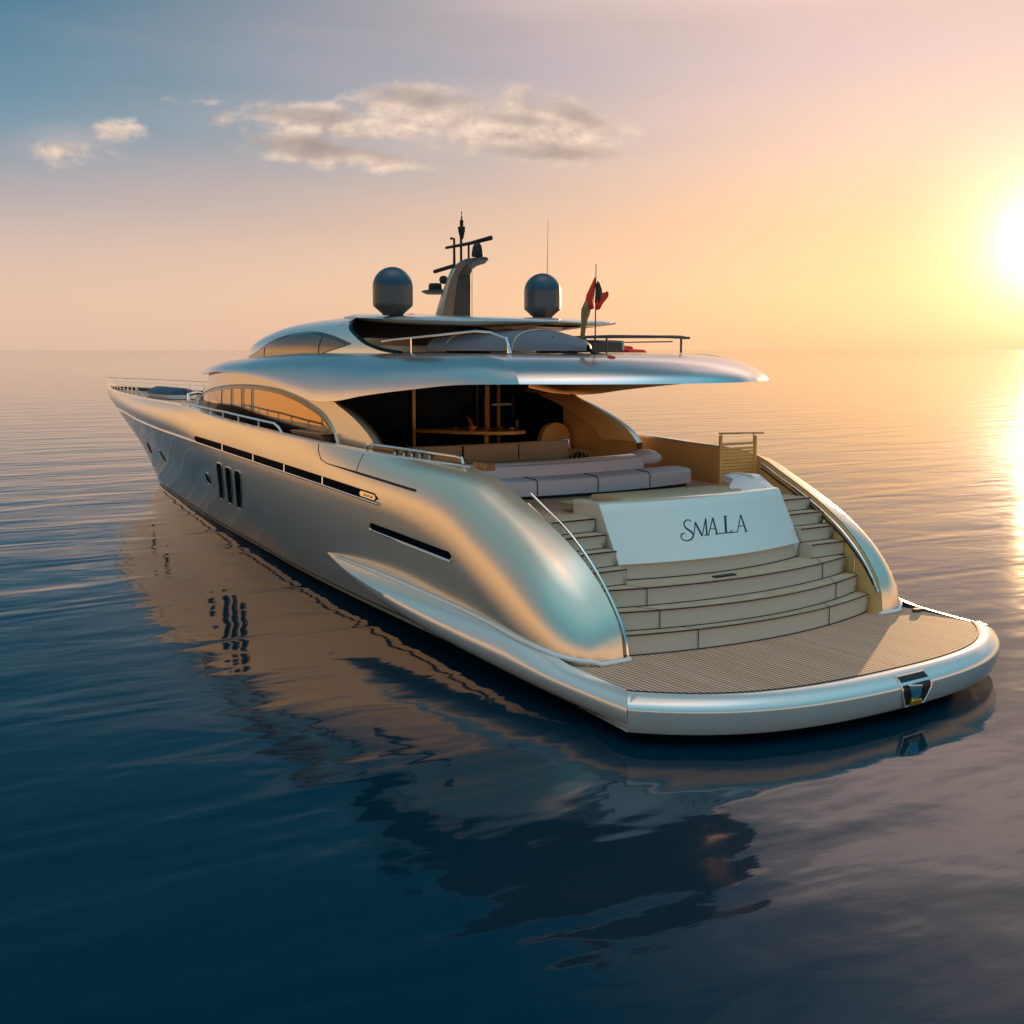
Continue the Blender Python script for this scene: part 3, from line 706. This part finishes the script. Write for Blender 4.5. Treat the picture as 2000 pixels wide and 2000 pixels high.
# ------------------------------------------------------------------ roof shell
ZTOP = tab((4, 4.78), (13, 4.80), (15, 4.76), (17, 4.69), (19, 4.62), (21, 4.54), (22.5, 4.44))
def roof_rows(side):
    O = [(2.90+.17*v*v, v) for v in frange(0, 2.63, 16)]
    out = [(u, v, 4.34) for u, v in O]+[(u, VOUT(u), ZOUT(u)) for u in frange(4.2, 24.0, 80)]+[(u, VOUT(u), ZOUT(u)) for u in (24.15, 24.3, 24.42, 24.5)]
    tg = []
    for u, v, z in out:
        if u < 4.1 and v < 2.64:
            tu = u+1.65+.0*v; tv = v*.80
        else:
            k = clampf((u-4.07)/2.5, 0, 1); tu = u+1.65*(1-k)**1.5*.9; tv = v-lerp(.53, .95, clampf((u-4)/5, 0, 1))
            kk = clampf((u-18)/6.5, 0, 1); tu -= 2.2*kk**1.5; tv = max(tv, v*.45)
        tg.append((tu, tv, ZTOP(tu)))
    rows = []
    for j in range(15):
        th = (j/14)*pi/2; a = (1-cos(th)); b = sin(th)
        a = lerp(a, j/14, .22)
        rows.append([W(lerp(o[0], t[0], a), side*lerp(o[1], t[1], a), lerp(o[2], t[2], b)) for o, t in zip(out, tg)])
    return rows, out, tg
for side in (1, -1):
    rows, out, tg = roof_rows(side)
    top = [W(t[0], side*t[1], t[2]) for t in tg]; mid = [W(t[0], 0, t[2]+.01) for t in tg]
    rb = MB().grid([r_[:16] for r_ in rows]+[mid[:16]]).grid([r_[15:] for r_ in rows]+[mid[15:]])
    rf = rb.build('roof', 'roofpaint', Y, sharp=60, weld=False)
    # lip, inner fascia and ceiling
    lip = rows[0]; ins = [p+Vector((side*.07 if True else 0, 0, 0)) for p in lip]
    ctr = Vector((0, 9, 0))
    inn = []
    for p, o in zip(lip, out):
        inn.append(W(o[0]+.07 if o[0] < 4.3 else o[0], side*max(o[1]-.07, 0), o[2]))
    ceil = [W(o[0]+.09 if o[0] < 4.3 else o[0], side*max(o[1]-.12-.7*max(0, 4.335-o[2]), 0), max(o[2]+.02, 4.335)) for o in out]
    MB().grid([lip, inn]).build('roof_lip', 'paint', rf)
    MB().grid([inn, ceil]).build('roof_fascia', 'amber', rf)  # amber here paints the sunset bounce into fascia and ceiling
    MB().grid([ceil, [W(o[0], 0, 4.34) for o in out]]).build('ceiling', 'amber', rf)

# saloon glass wall, inner dark panels, mullions
gw = MB().grid([[W(11.9, v, z) for v in frange(-2.8, 2.8, 6)] for z in (2.34, 4.33)]).build('saloon_glass_wall', 'glass', Y)
for v, m_, r_ in ((.27, 'amber', .035), (-1.93, 'amber', .03), (-1.35, 'maststeel', .02), (-1.62, 'amber', .055)):
    MB().box(W(11.85, v, 3.33), (r_*2, .06, 1.98)).build('mullion', m_, gw)
for side in (1, -1):
    MB().grid([[wallP(u, z, side, -.16) for u in frange(10.45 if side < 0 else 9.9, 11.9, 8)] for z in (2.36, 3.1, ZOUT(11)+.02)]).build('side_glass', 'glass', Y)
MB().box(W(11.82, -2.42, 3.12), (.04, .05, .26)).build('door_handle', 'amber', gw)
MB().box(W(11.82, -2.30, 3.60), (.03, .05, .45)).build('door_handle', 'brown', gw)
MB().box(W(11.80, -1.98, 3.62), (.5, .07, .055)).build('wall_lamp', 'white', gw)

# ------------------------------------------------------------------ flybridge house
FVB = tab((9, 2.16), (12, 2.16), (15, 2.05), (17.4, 1.80), (19, 1.36), (20, .75), (20.4, .0))
FZT = tab((9, 5.62), (12.3, 5.64), (14, 5.62), (15.8, 5.56), (17, 5.45), (18, 5.29), (19, 5.05), (20.4, 4.6))
def fly_v(u, z):
    zb = 4.6; zt = FZT(u); f = clampf((z-zb)/max(zt-zb, .01), 0, 1); return FVB(u)*(1-f**3.0)**(1/2.6)
FW = tab((8.9, 4.79), (9.4, 4.82), (10.3, 4.95), (11.0, 5.13), (11.9, 5.38), (12.3, 5.53))
for side in (1, -1):
    us = frange(12.3, 20.4, 50)
    rows = []
    for j in range(22):
        th = j/21
        row = []
        for u in us:
            zt = FZT(u); f = th; z = lerp(4.58, zt, 1-(1-f)**1.8); ff = (z-4.6)/max(zt-4.6, .02); ff = clampf(ff, 0, 1)
            row.append(W(u, side*FVB(u)*(1-ff**3.0)**(1/2.6), z))
        rows.append(row)
    rows.append([W(u, 0, FZT(u)+.012) for u in us])
    MB().grid(rows).build('flybridge_house', 'pearl', Y, sharp=60)
    us = frange(8.9, 12.32, 30)
    g = [[W(u, side*fly_v(max(u, 9), lerp(4.7, FW(u), t)), lerp(4.7, FW(u), t)) for u in us] for t in frange(0, 1, 10)]
    MB().grid(g).build('flybridge_wing', 'pearl', Y, sharp=50, solid=.0)
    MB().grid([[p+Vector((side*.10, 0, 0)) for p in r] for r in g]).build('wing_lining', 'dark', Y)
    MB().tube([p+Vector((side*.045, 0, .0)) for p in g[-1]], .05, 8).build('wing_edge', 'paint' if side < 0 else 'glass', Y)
    # arched windows
    fa = tab((11.04, 4.99), (12.13, 5.16), (13.51, 5.265), (14.44, 5.245), (15.45, 5.135), (16.26, 4.98), (17.12, 4.80), (18.55, 4.625))
    fb = tab((11.04, 4.975), (11.63, 4.89), (12.38, 4.785), (13.24, 4.705), (14.21, 4.67), (16.29, 4.63), (18.55, 4.615))
    fs = lambda u, z: fly_v(max(u, 12.3) if u > 12.3 else u, z)
    fw = strip([(u, fb(u)-.0, fa(u)) for u in frange(11.06, 18.5, 60)], fs, .012, 'flybridge_window', 'black', Y, side)
    for a, b in ((11.3, 12.5), (12.6, 16.15), (16.25, 18.2)):
        strip([(u, fb(u)+.008, max(fa(u)-.07, fb(u)+.012)) for u in frange(a, b, 20)], fs, .022, 'pane', 'smoke', fw, side)
# dark helm bulkhead and dash
MB().grid([[W(12.6, k*(fly_v(12.6, z)-.06), z) for k in frange(-1, 1, 8)] for z in frange(4.7, 5.56, 6)]).build('helm_bulkhead', 'dark', Y)

# hardtop
HTW = tab((5.55, .12), (5.7, .42), (6.2, .90), (7.0, 1.34), (8.0, 1.72), (9, 1.95), (10, 2.0), (11, 1.86), (12.3, 1.45), (13.6, 1.1))
HTZ = tab((5.55, 5.34), (7, 5.42), (9.5, 5.51), (11.5, 5.59), (13, 5.635), (13.6, 5.63))
g = []
us = [5.55, 5.60, 5.7, 5.85]+frange(6.05, 13.6, 34)
pr = [(0, .015), (.6, .012), (.85, .0), (.96, -.03), (1.0, -.07), (.96, -.12), (.8, -.16), (.0, -.17)]
for u in us:
    th = clampf((u-5.55)/2.0, .15, 1)**.7
    r = [W(u, HTW(u)*a, HTZ(u)+b*th) for a, b in pr]
    r += [W(u, -HTW(u)*a, HTZ(u)+b*th) for a, b in reversed(pr[1:-1])]
    g.append(r)
ht = MB().grid(g, True).fan(g[0]).build('hardtop', 'pearl', Y, sharp=50)
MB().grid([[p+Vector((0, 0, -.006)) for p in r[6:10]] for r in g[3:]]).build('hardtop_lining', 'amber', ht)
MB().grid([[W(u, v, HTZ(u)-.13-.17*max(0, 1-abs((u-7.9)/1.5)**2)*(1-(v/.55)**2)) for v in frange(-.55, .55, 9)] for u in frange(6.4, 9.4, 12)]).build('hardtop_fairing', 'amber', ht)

# domes
for sg in (1, -1):
    c = W(9.85, sg*1.77, 5.525)
    d = MB().lathe(c, [(.0, .0), (.20, 0), (.215, .03), (.34, .14), (.385, .185), (.385, .21)], 40).build('satellite_dome', 'maststeel', Y)
    MB().lathe(c, [(.378, .20), (.39, .215), (.39, .50)]+[(.39*cos(a), .54+.39*sin(a)) for a in frange(0, pi/2, 14)], 48).build('dome_cap', 'dome', d)

# mast
def mz(pts, v=0): return [W(u, v, z) for u, z in pts]
L_ = [(11.1, 5.56), (10.85, 6.02), (10.67, 6.29), (10.48, 6.52), (10.19, 6.63), (9.89, 6.68), (9.33, 6.685)]
R_ = [(10.2, 5.52), (10.12, 6.14), (10.08, 6.38), (9.97, 6.48), (9.82, 6.54), (9.55, 6.575), (9.33, 6.645)]
wd = [.21, .17, .14, .12, .14, .17, .12]
mb = MB(); g = []
for (a, b, w_) in zip(L_, R_, wd):
    g.append([W(a[0], w_*.6, a[1]), W(a[0], -w_*.6, a[1]), W(b[0], -w_, b[1]), W(b[0], w_, b[1])])
mast = mb.grid(g, True).fan(g[-1]).build('mast', 'maststeel', Y, bevel=.015, sharp=30)
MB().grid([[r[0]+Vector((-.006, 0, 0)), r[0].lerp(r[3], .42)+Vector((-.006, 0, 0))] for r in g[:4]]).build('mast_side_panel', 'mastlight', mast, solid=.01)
MB().lathe(W(11.25, 0, 6.02), [(0, 0), (.25, .01), (.36, .05), (.37, .08), (.30, .095), (0, .10)], 28, (.8, 1.1)).build('radar_shelf', 'maststeel', mast)
MB().lathe(W(11.30, 0, 6.11), [(.14, 0), (.15, .02), (.145, .12), (.12, .15), (0, .155)], 24).build('camera_drum', 'rubber', mast)
MB().lathe(W(10.86, .05, 6.22), [(0, 0), (.07, .02), (.10, .09), (.07, .16), (0, .18)], 20).build('searchlight', 'rubber', mast)
MB().tube([W(11.12, .12, 6.49), W(10.45, .02, 6.58)], .042, 8).build('radar_bar', 'rubber', mast)
MB().tube([W(10.66, .1, 6.95), W(9.9, -.0, 6.985), W(9.22, -.1, 7.05)], [.028, .036, .048], 8).build('radar_bar', 'rubber', mast)
MB().tube(mz([(10.22, 6.62), (10.22, 7.28)]), .026, 8).build('mast_pole', 'rubber', mast)
MB().lathe(W(10.19, 0, 7.20), [(0, -.12), (.035, -.1), (.06, .0), (.075, .06), (.08, .14), (0, .15)], 16).build('beacon', 'rubber', mast)
MB().lathe(W(10.19, 0, 7.34), [(.03, 0), (.04, .03), (.042, .12), (.02, .14), (.012, .17), (.022, .19), (.008, .21), (.006, .26), (.014, .28), (.004, .31)], 12).build('masthead_light', 'rubber', mast)
MB().tube(mz([(10.5, 6.54), (10.5, 7.13), (10.62, 7.14)]), [.03, .024, .03], 8).build('mast_pole', 'rubber', mast)
MB().tube(mz([(9.92, 6.66), (9.92, 7.0)]), .022, 8).build('mast_pole', 'rubber', mast)
MB().lathe(W(9.58, 0, 6.70), [(.11, 0), (.12, .03), (.11, .12), (.09, .21), (.05, .27), (0, .29)], 20).build('small_radome', 'rubber', mast)
MB().tube(mz([(9.8, 5.5), (9.79, 6.55)]), .007, 6).build('whip_antenna', 'amber', Y)
MB().tube([W(8.3, -.8, 5.46), W(8.26, -.8, 7.36)], [.009, .003], 6).build('whip_antenna', 'maststeel', Y)

# flybridge rails
def rail(name, pts, r, posts=(), zb=4.8, m='chrome', parent=Y, pr=None):
    q = MB().tube([W(*p) for p in pts], r, 8).build(name, m, parent)
    for u, v, z in posts: MB().tube([W(u, v, zb if not callable(zb) else zb(u)), W(u, v, z)], pr or r*.75, 6).build('stanchion', m, q)
    return q
rail('flybridge_rail', [(9.7, 2.1, 5.02), (9.2, 2.1, 5.05), (7.4, 2.08, 5.12), (6.3, 2.05, 5.17), (5.9, 2.0, 5.15), (5.45, 1.98, 5.05), (5.35, 1.95, 4.8)], .022, [(8.5, 2.1, 5.07), (5.40, 1.97, 4.96)])
rail('flybridge_rail', [(5.35, -1.9, 5.07), (5.25, -1.0, 5.09), (5.2, 0, 5.09), (5.25, .6, 5.07), (5.4, 1.1, 5.06)], .022, [(5.2, .1, 5.08)], m='maststeel')
rail('flybridge_rail', [(9.5, -2.15, 5.12), (7.5, -2.15, 5.11), (6.1, -2.12, 5.10), (5.75, -2.05, 5.09), (5.45, -1.9, 5.07)], .028, [(5.80, -2.1, 5.09), (8.5, -2.15, 5.10)], m='maststeel')
MB().tube([W(6.05, -2.1, 5.01), W(8.4, -2.15, 5.0)], .014, 6).build('rail_wire', 'brown', Y)

# bow pulpit and side rails
vr = lambda u: max(BS(39.06-u)-.07, 0.0)
pts = [(u, vr(u), ZS(u)+.02+.30*clampf((u-24)/2.5, 0, 1)) for u in frange(23.8, 38.95, 44)]
for side in (1, -1):
    q = MB().tube([W(u, side*v, z) for u, v, z in pts], .013, 6).build('bow_rail', 'chrome', Y)
    MB().tube([W(u, side*v, z-.15) for u, v, z in pts[8:]], .007, 6).build('rail_wire', 'chrome', q)
    for u in frange(26.2, 38.7, 13): MB().tube([W(u, side*vr(u), ZS(u)), W(u, side*vr(u), ZS(u)+.32)], .011, 6).build('stanchion', 'chrome', q)
    zt = lambda u: ZS(u)+.04+.14*clampf((19.2-u)/4, 0, 1)*1.0
    pth = [(u, BS(39.06-u)-.08, zt(u)) for u in frange(19.2, 12.1, 40)]
    pth += [(11.85, BS(27.3)-.08, ZS(12)+.12), (11.65, BS(27.4)-.08, ZS(11.65)+.01)]
    q = MB().tube([W(u, side*v, z) for u, v, z in pth], .024, 8).build('side_rail', 'white', Y)
    for u in (18.3, 17.3, 16.4, 15.4, 14.3, 13.0): MB().tube([W(u, side*(BS(39.06-u)-.08), ZS(u)), W(u, side*(BS(39.06-u)-.08), zt(u))], .016, 6).build('stanchion', 'white', q)
# chrome fairlead box on each bulwark beside the cockpit
for side in (1,):
    q = MB().tube([W(u, side*v, z) for u, v, z in ((8.25, 3.17, 3.08), (8.2, 3.17, 3.17), (8.0, 3.17, 3.19), (5.35, 3.00, 3.17), (5.2, 2.98, 3.15), (5.15, 2.98, 3.06))], .026, 8).build('mooring_rail', 'chrome', Y)
    MB().grid([[W(u, side*lerp(2.90, 3.12, (u-5.2)/2.9), z) for u in frange(5.2, 8.1, 8)] for z in (3.06, 3.15)]).build('mooring_back', 'brown', q)
    for u in (6.2, 6.5, 6.75, 7.0, 7.3, 5.25): MB().lathe(W(u, side*lerp(2.93, 3.14, (u-5.2)/2.9), 3.07), [(.03, 0), (.02, .03), (.045, .06), (0, .075)], 10).build('bollard', 'chrome', q)
    MB().box(W(4.85, side*2.78, 3.04), (.16, .42, .12)).build('rail_end_block', 'brown', q, bevel=.01)

# ------------------------------------------------------------------ loose things in the cockpit
def slab(mb, pts_front, pts_back, z0, z1):
    """curved cushion between two plan lines"""
    e = .045
    rows = []
    n = len(pts_front)
    def ln(t, z, ): return [W(lerp(a[0], b[0], t), lerp(a[1], b[1], t), z) for a, b in zip(pts_front, pts_back)]
    rows = [ln(0, z0), ln(0, z1-e), ln(.05, z1-.012), ln(.12, z1), ln(.5, z1+.015), ln(.88, z1), ln(.95, z1-.012), ln(1, z1-e), ln(1, z0)]
    mb.grid(rows); mb.fan([r[0] for r in rows]); mb.fan([r[-1] for r in rows]); return mb
def arc(u0, v0, u1, v1, bulge, n=24):
    return [(lerp(u0, u1, t)-bulge*4*t*(1-t), lerp(v0, v1, t)) for t in frange(0, 1, n)]
SO = thing('aft_sofa', 'wide curved lilac grey sofa facing aft above the transom', 'sofa', W(5.9, 0, 2.345))
slab(MB(), arc(5.72, 2.55, 5.55, -2.20, .30), arc(6.5, 2.55, 6.2, -2.20, .20), 2.40, 2.67).build('seat', 'fabric', SO, bevel=.02)
MB().grid([[W(u+.06, v, z) for u, v in arc(5.74, 2.5, 5.57, -2.15, .30)] for z in (2.35, 2.41)]).build('plinth', 'rubber', SO)
slab(MB(), arc(6.12, 2.55, 6.15, -1.55, .25), arc(6.45, 2.55, 6.5, -1.55, .22), 2.66, 2.875).build('backrest', 'fabric', SO)
slab(MB(), arc(6.22, 2.5, 6.25, -1.50, .22), arc(6.52, 2.5, 6.55, -1.50, .20), 2.86, 2.905).build('back_capping', 'white', SO)
for v in (1.35, .15, -1.05):
    fr_ = clampf((2.55-v)/4.75, 0, 1); uu = lerp(5.72, 5.55, fr_)-.30*4*fr_*(1-fr_)
    MB().tube([W(uu-.004, v, 2.41), W(uu-.004, v, 2.62), W(uu+.05, v, 2.676), W(uu+.40, v, 2.692)], .009, 5).build('cushion_seam', 'rubber', SO)
pil = MB(); g = []
for k in range(13):
    a = pi*k/12; r = sin(a)
    g.append([W(6.35+.30*r*cos(b), -1.72-.34*cos(a), 2.80+.15*r*sin(b)+.04*r) for b in [2*pi*i/16 for i in range(16)]])
pil.grid(g, True).build('bolster', 'fabric', SO)

pad = MB(); slab(pad, arc(3.12, 1.35, 3.05, -1.1, .05), arc(3.95, 1.35, 3.85, -1.1, .0), 2.505, 2.60)
tag(pad.build('sun_pad', 'beige', None), 'thin cream sun pad lying behind the top edge of the name panel', 'sun pad')

BN = thing('cockpit_bench', 'long beige bench standing in front of the dark saloon glass', 'bench', W(9.0, .1, 2.345))
slab(MB(), arc(9.05, 2.0, 9.0, -1.85, .12), arc(9.2, 2.0, 9.15, -1.85, .12), 2.62, 2.99).build('backrest', 'beige', BN)
slab(MB(), arc(8.80, 2.0, 8.75, -1.85, .12), arc(9.7, 2.0, 9.6, -1.85, .12), 2.36, 2.64).build('seat', 'beige', BN)
for v in (.75, -.55): MB().tube([W(8.915, v, 2.66), W(8.925, v, 2.98)], .020, 5).build('seam', 'rubber', BN)
MB().tube([W(9.02, -1.2, 2.99), W(8.98, -1.84, 3.0), W(8.92, -1.84, 2.66)], .014, 6).build('edge_trim', 'chrome', BN)

TB = thing('dining_table', 'long pointed dining table laid with small dishes, in the cockpit', 'table', W(10.6, -.5, 2.345))
tp = [W(u, v, 3.17) for u, v in ((11.5, .42), (11.2, .40), (10.3, -.05), (9.75, -.55), (9.62, -.95), (9.72, -1.25), (9.95, -1.42), (10.3, -1.45), (10.9, -1.25), (11.4, -.5))]
MB().prism(tp, (0, 0, -.075)).build('tabletop', 'amber', TB, bevel=.015)
MB().tube([W(10.4, -.7, 2.35), W(10.4, -.7, 3.12)], .05, 12).build('pedestal', 'amber', TB)
items = [('fruit_bowl', 10.55, -.45, .10, 'amber', 'small amber fruit bowl in the middle of the dining table', 'bowl'), ('candle_holder', 10.75, -.15, .05, 'fruit', 'small pointed candle holder at the narrow end of the dining table', 'candle holder'),
         ('serving_dish', 10.25, -.95, .08, 'brown', 'brown dish beside the fruit bowl on the dining table', 'dish'), ('napkin_ring', 10.15, -1.2, .05, 'offwhite', 'pale small dish at the broad end of the dining table', 'dish')]
for nm, u, v, r, m_, lb, ct in items:
    mb = MB().lathe(W(u, v, 3.172), [(r*.5, 0), (r*.55, .012), (r, r*.6), (r*1.02, r*.75), (r*.9, r*.72), (r*.45, .02), (0, .02)], 18)
    tag(mb.build(nm if nm != 'napkin_ring' else 'small_dish', m_, None), lb, ct)
nk = MB(); nk.prism([W(10.62, -.45, 3.20), W(10.72, -.45, 3.30), (W(10.78, -.45, 3.44)), W(10.66, -.45, 3.40), W(10.55, -.47, 3.24)], (.02, 0, 0))
tag(nk.build('folded_napkin', 'fruit', None), 'orange folded napkin standing up on the dining table', 'napkin')

CH = thing('wicker_chair', 'round wicker tub chair with dark open weave behind the sofa', 'chair', W(7.35, -.95, 2.345))
c = W(7.35, -.95, 2.62)
wv = MB()
for k in range(9):
    a = pi*k/8; wv.tube([c+Vector((.33*cos(t)*cos(a-.3*sin(2*t)), .33*cos(t)*sin(a-.3*sin(2*t)), .33*sin(t))) for t in frange(0.05, pi-.05, 14)], .009, 5)
wv.build('woven_back', 'rope', CH)
MB().lathe(c, [(.29*cos(t), .29*sin(t)) for t in frange(0, pi/2, 8)], 20).build('dark_cushion', 'rubber', CH)
MB().tube([c+Vector((.34*cos(a), .34*sin(a), 0)) for a in frange(0, 2*pi, 32)[:-1]], .025, 8, closed=True).build('rim', 'rope', CH)
MB().lathe(W(7.35, -.95, 2.35), [(.25, 0), (.27, .02), (.20, .12), (.32, .27), (0, .27)], 24).build('base', 'rope', CH)

TC = thing('tub_armchair', 'round backed amber armchair inside the starboard wing of the cockpit', 'armchair', W(9.9, -2.35, 2.345))
g = [[W(9.75+.36*cos(a)*.9+.05, -2.30+.36*sin(a), z) for a in frange(pi*.5, pi*1.95, 24)] for z in frange(2.40, 3.0, 4)]
mb = MB(); bk = []
for a in frange(-.2, pi+.2, 22):
    hh = 2.72+.62*max(0, sin(a))**.7*.9; bk.append((a, hh))
mb.grid([[W(10.1+.05*j, -2.32+.40*cos(a), lerp(2.4, hh, 1)) for a, hh in bk] for j in (0, 3)]).grid([[W(10.1, -2.32+.40*cos(a), 2.36) for a, hh in bk], [W(10.1, -2.32+.40*cos(a), hh) for a, hh in bk]])
mb.build('rounded_back', 'liner', TC)
slab(MB(), arc(9.5, -1.95, 9.5, -2.68, .05), arc(10.1, -1.95, 10.1, -2.68, 0), 2.40, 2.72).build('seat', 'liner', TC)

GT = thing('stair_gate', 'varnished slatted wooden gate with top rail above the starboard stairs', 'gate', W(4.55, -2.3, 2.345))
for v in (-1.88, -2.72): MB().box(W(4.45, v, 2.85), (.05, .05, 1.02 if v > -2 else .96)).build('post', 'amber', GT, bevel=.006)
MB().tube([W(4.45, -1.84, 3.40), W(4.45, -2.92, 3.37)], .018, 8).build('top_rail', 'amber', GT)
for v in (-1.90, -2.68): MB().tube([W(4.45, v, 3.2), W(4.45, v, 3.38)], .014, 6).build('rail_support', 'amber', GT)
MB().box(W(4.45, -2.30, 3.20), (.78, .03, .05)).build('top_slat', 'amber', GT)
sl_ = MB()
for k in range(13): sl_.box(W(4.45, -2.30, 2.42+.058*k), (.78, .022, .044))
sl_.build('slat_panel', 'amber', GT)

LK = thing('deck_locker', 'small brown varnished locker on the port side deck under the bronze glass', 'locker', W(11.0, 3.0, 2.36))
MB().box(W(11.05, 3.03, 2.78), (.22, 1.5, .84)).build('carcass', 'brown', LK, bevel=.02)
MB().box(W(11.05, 3.03, 3.215), (.25, 1.54, .03)).build('lid', 'brown', LK, bevel=.008)

# ------------------------------------------------------------------ loose things on the flybridge
TN = thing('covered_tender', 'grey covered tender lying on the roof deck beside the port rail', 'tender', W(7.2, .9, 4.80))
hw = tab((4.7, .0), (5.0, .25), (5.7, .45), (7, .58), (8.5, .60), (9.1, .55)); hz = tab((4.7, .06), (5.2, .20), (5.9, .30), (7.2, .345), (8.2, .30), (8.6, .28), (9.1, .27))
g = []
for u in frange(4.72, 9.1, 40):
    w_, h_ = hw(u)+.01, hz(u)
    wr = .008*sin(u*9)+.006*sin(u*23)
    g.append([W(u, .85+w_*cos(a)*(1.05 if sin(a) < .3 else 1), 4.88+(h_+wr*(1 if sin(a) > .4 else 0))*max(sin(a), 0)**.75-.04*(1 if a in (0, pi) else 0)) for a in frange(0, pi, 16)])
MB().grid(g).fan(list(g[-1])).build('cover', 'grey', TN, sharp=60)
g2 = [[W(u, .85+(hw(u)+.02)*k, 4.875-.055*(1-abs(k))) for k in frange(-1, 1, 9)] for u in frange(4.75, 9.1, 30)]
MB().grid(g2).build('hull', 'black', TN)
for u in (6.15, 8.3): MB().tube([W(u, .85+(hw(u)+.025)*cos(a), 4.87+(hz(u)+.02)*max(sin(a), 0)**.75) for a in frange(0, pi, 18)], .014, 6).build('tie_strap', 'offwhite', TN)
for u in (5.6, 8.4): MB().box(W(u, .85, 4.825), (.8, .10, .05)).build('chock', 'rubber', TN)

SB = thing('sun_lounge_bench', 'low beige padded bench on the roof deck forward of the grey tender', 'bench', W(10.2, 1.2, 4.80))
slab(MB(), arc(9.3, 1.95, 9.3, .9, 0), arc(10.9, 1.95, 10.9, .9, 0), 4.81, 4.93).build('cushion', 'beige', SB)
slab(MB(), arc(10.7, 1.95, 10.7, .9, 0), arc(10.9, 1.95, 10.9, .9, 0), 4.93, 5.08).build('backrest', 'beige', SB)
GS = thing('folded_lounger', 'brown grey folded lounger at the aft starboard part of the roof deck', 'lounger', W(6.9, -1.2, 4.80))
slab(MB(), arc(6.6, -.55, 6.6, -1.35, 0), arc(7.4, -.55, 7.4, -1.35, 0), 4.81, 5.03).build('cushion', 'maststeel', GS)
MB().tube([W(6.62, -1.38, 4.85), W(6.62, -1.38, 5.0), W(7.2, -1.38, 5.0)], .03, 8).build('rolled_edge', 'offwhite', GS)
rc = MB(); slab(rc, arc(6.7, -1.62, 6.7, -2.02, 0), arc(7.6, -1.62, 7.6, -2.02, 0), 4.805, 4.86)
tag(rc.build('red_cushion', 'red', None), 'flat red cushion lying lowest beside the starboard roof rail', 'cushion', 'red cushions on the roof deck')
rc = MB(); slab(rc, arc(7.05, -1.66, 7.05, -1.98, 0), arc(7.6, -1.66, 7.6, -1.98, 0), 4.865, 4.925)
tag(rc.build('red_cushion', 'red', None), 'smaller red cushion stacked on top of the flat red one', 'cushion', 'red cushions on the roof deck')

FP = MB().tube([W(5.15, .38, 4.79), W(5.15, .38, 6.28)], [.013, .007], 8).build('flagstaff', 'maststeel', Y)
# limp ensign, hanging in folds from the staff
fl = thing('ensign_flag', 'limp red and dark green flag hanging in folds from the staff', 'flag', W(5.15, .38, 5.3))
def fold(name, m_, rows, rr=.018):
    g = []
    for (u, v, z, w_, ph) in rows:
        g.append([W(u+.035*sin(ph+t*6.5), v+w_*(t-.5), z+.02*sin(t*4+ph)) for t in frange(0, 1, 12)])
    return MB().grid(g).build(name, m_, fl, solid=.008, sharp=80)
fold('red_fold', 'red', [(5.15, .40, 6.04, .03, 0), (5.15, .43, 5.92, .10, .3), (5.15, .47, 5.78, .17, .8), (5.15, .49, 5.66, .17, 1.3), (5.15, .45, 5.55, .10, 1.5)])
fold('dark_fold', 'green', [(5.12, .36, 5.98, .05, 0), (5.12, .33, 5.86, .13, .5), (5.12, .31, 5.76, .16, 1.1), (5.12, .34, 5.66, .12, 1.6)])
fold('red_tip', 'red', [(5.10, .20, 5.82, .12, .2), (5.10, .24, 5.74, .22, .7), (5.10, .30, 5.64, .18, 1.2), (5.10, .36, 5.54, .06, 1.5)])
fold('dark_fold', 'ochre', [(5.17, .52, 5.68, .12, .4), (5.17, .54, 5.55, .20, .9), (5.17, .55, 5.42, .18, 1.4), (5.17, .59, 5.28, .08, 2.0), (5.17, .62, 5.10, .07, 2.4), (5.17, .63, 4.92, .06, 3.0), (5.12, .60, 4.84, .06, 3.2)])
MB().tube([W(5.1, .66, 5.06), W(5.05, .60, 4.9), W(4.95, .60, 4.82), W(4.75, .63, 4.79), W(4.4, .70, 4.755), W(4.1, .85, 4.72)], [.03, .035, .03, .03, .02, .05], 8).build('flag_tail', 'green', fl)
MB().lathe(W(4.06, .88, 4.70), [(0, .0), (.06, .02), (.07, .05), (0, .07)], 12).build('flag_tail_end', 'red', fl)

# tender under its cover on the foredeck
DG = thing('foredeck_tender', 'small dinghy with dark blue cover lying on the foredeck', 'dinghy', W(29.5, .2, 3.2))
g = []
for k in range(21):
    t = k/20; u = lerp(28.0, 31.2, t); w_ = .62*sqrt(max(0, 1-abs(2*t-1)**3))+.01
    g.append([W(u, .2+w_*cos(a), 3.36+.22*max(sin(a), 0)) for a in frange(0, pi, 12)])
MB().grid(g).build('cover', 'navycloth', DG)
MB().grid([[p+Vector((0, 0, 0)) for p in (r[0], W(0, 0, 0)+Vector((r[0].x*.9, r[0].y, 3.22)), Vector((r[-1].x*.9, r[-1].y, 3.22)), r[-1])] for r in g]).build('hull', 'white', DG)
wl = MB().tube([W(26.6, .55, 3.22), W(26.6, .55, 3.42), W(26.9, .2, 3.46), W(27.2, -.2, 3.40)], .06, 8)
wl.build('anchor_windlass', 'chrome', Y)
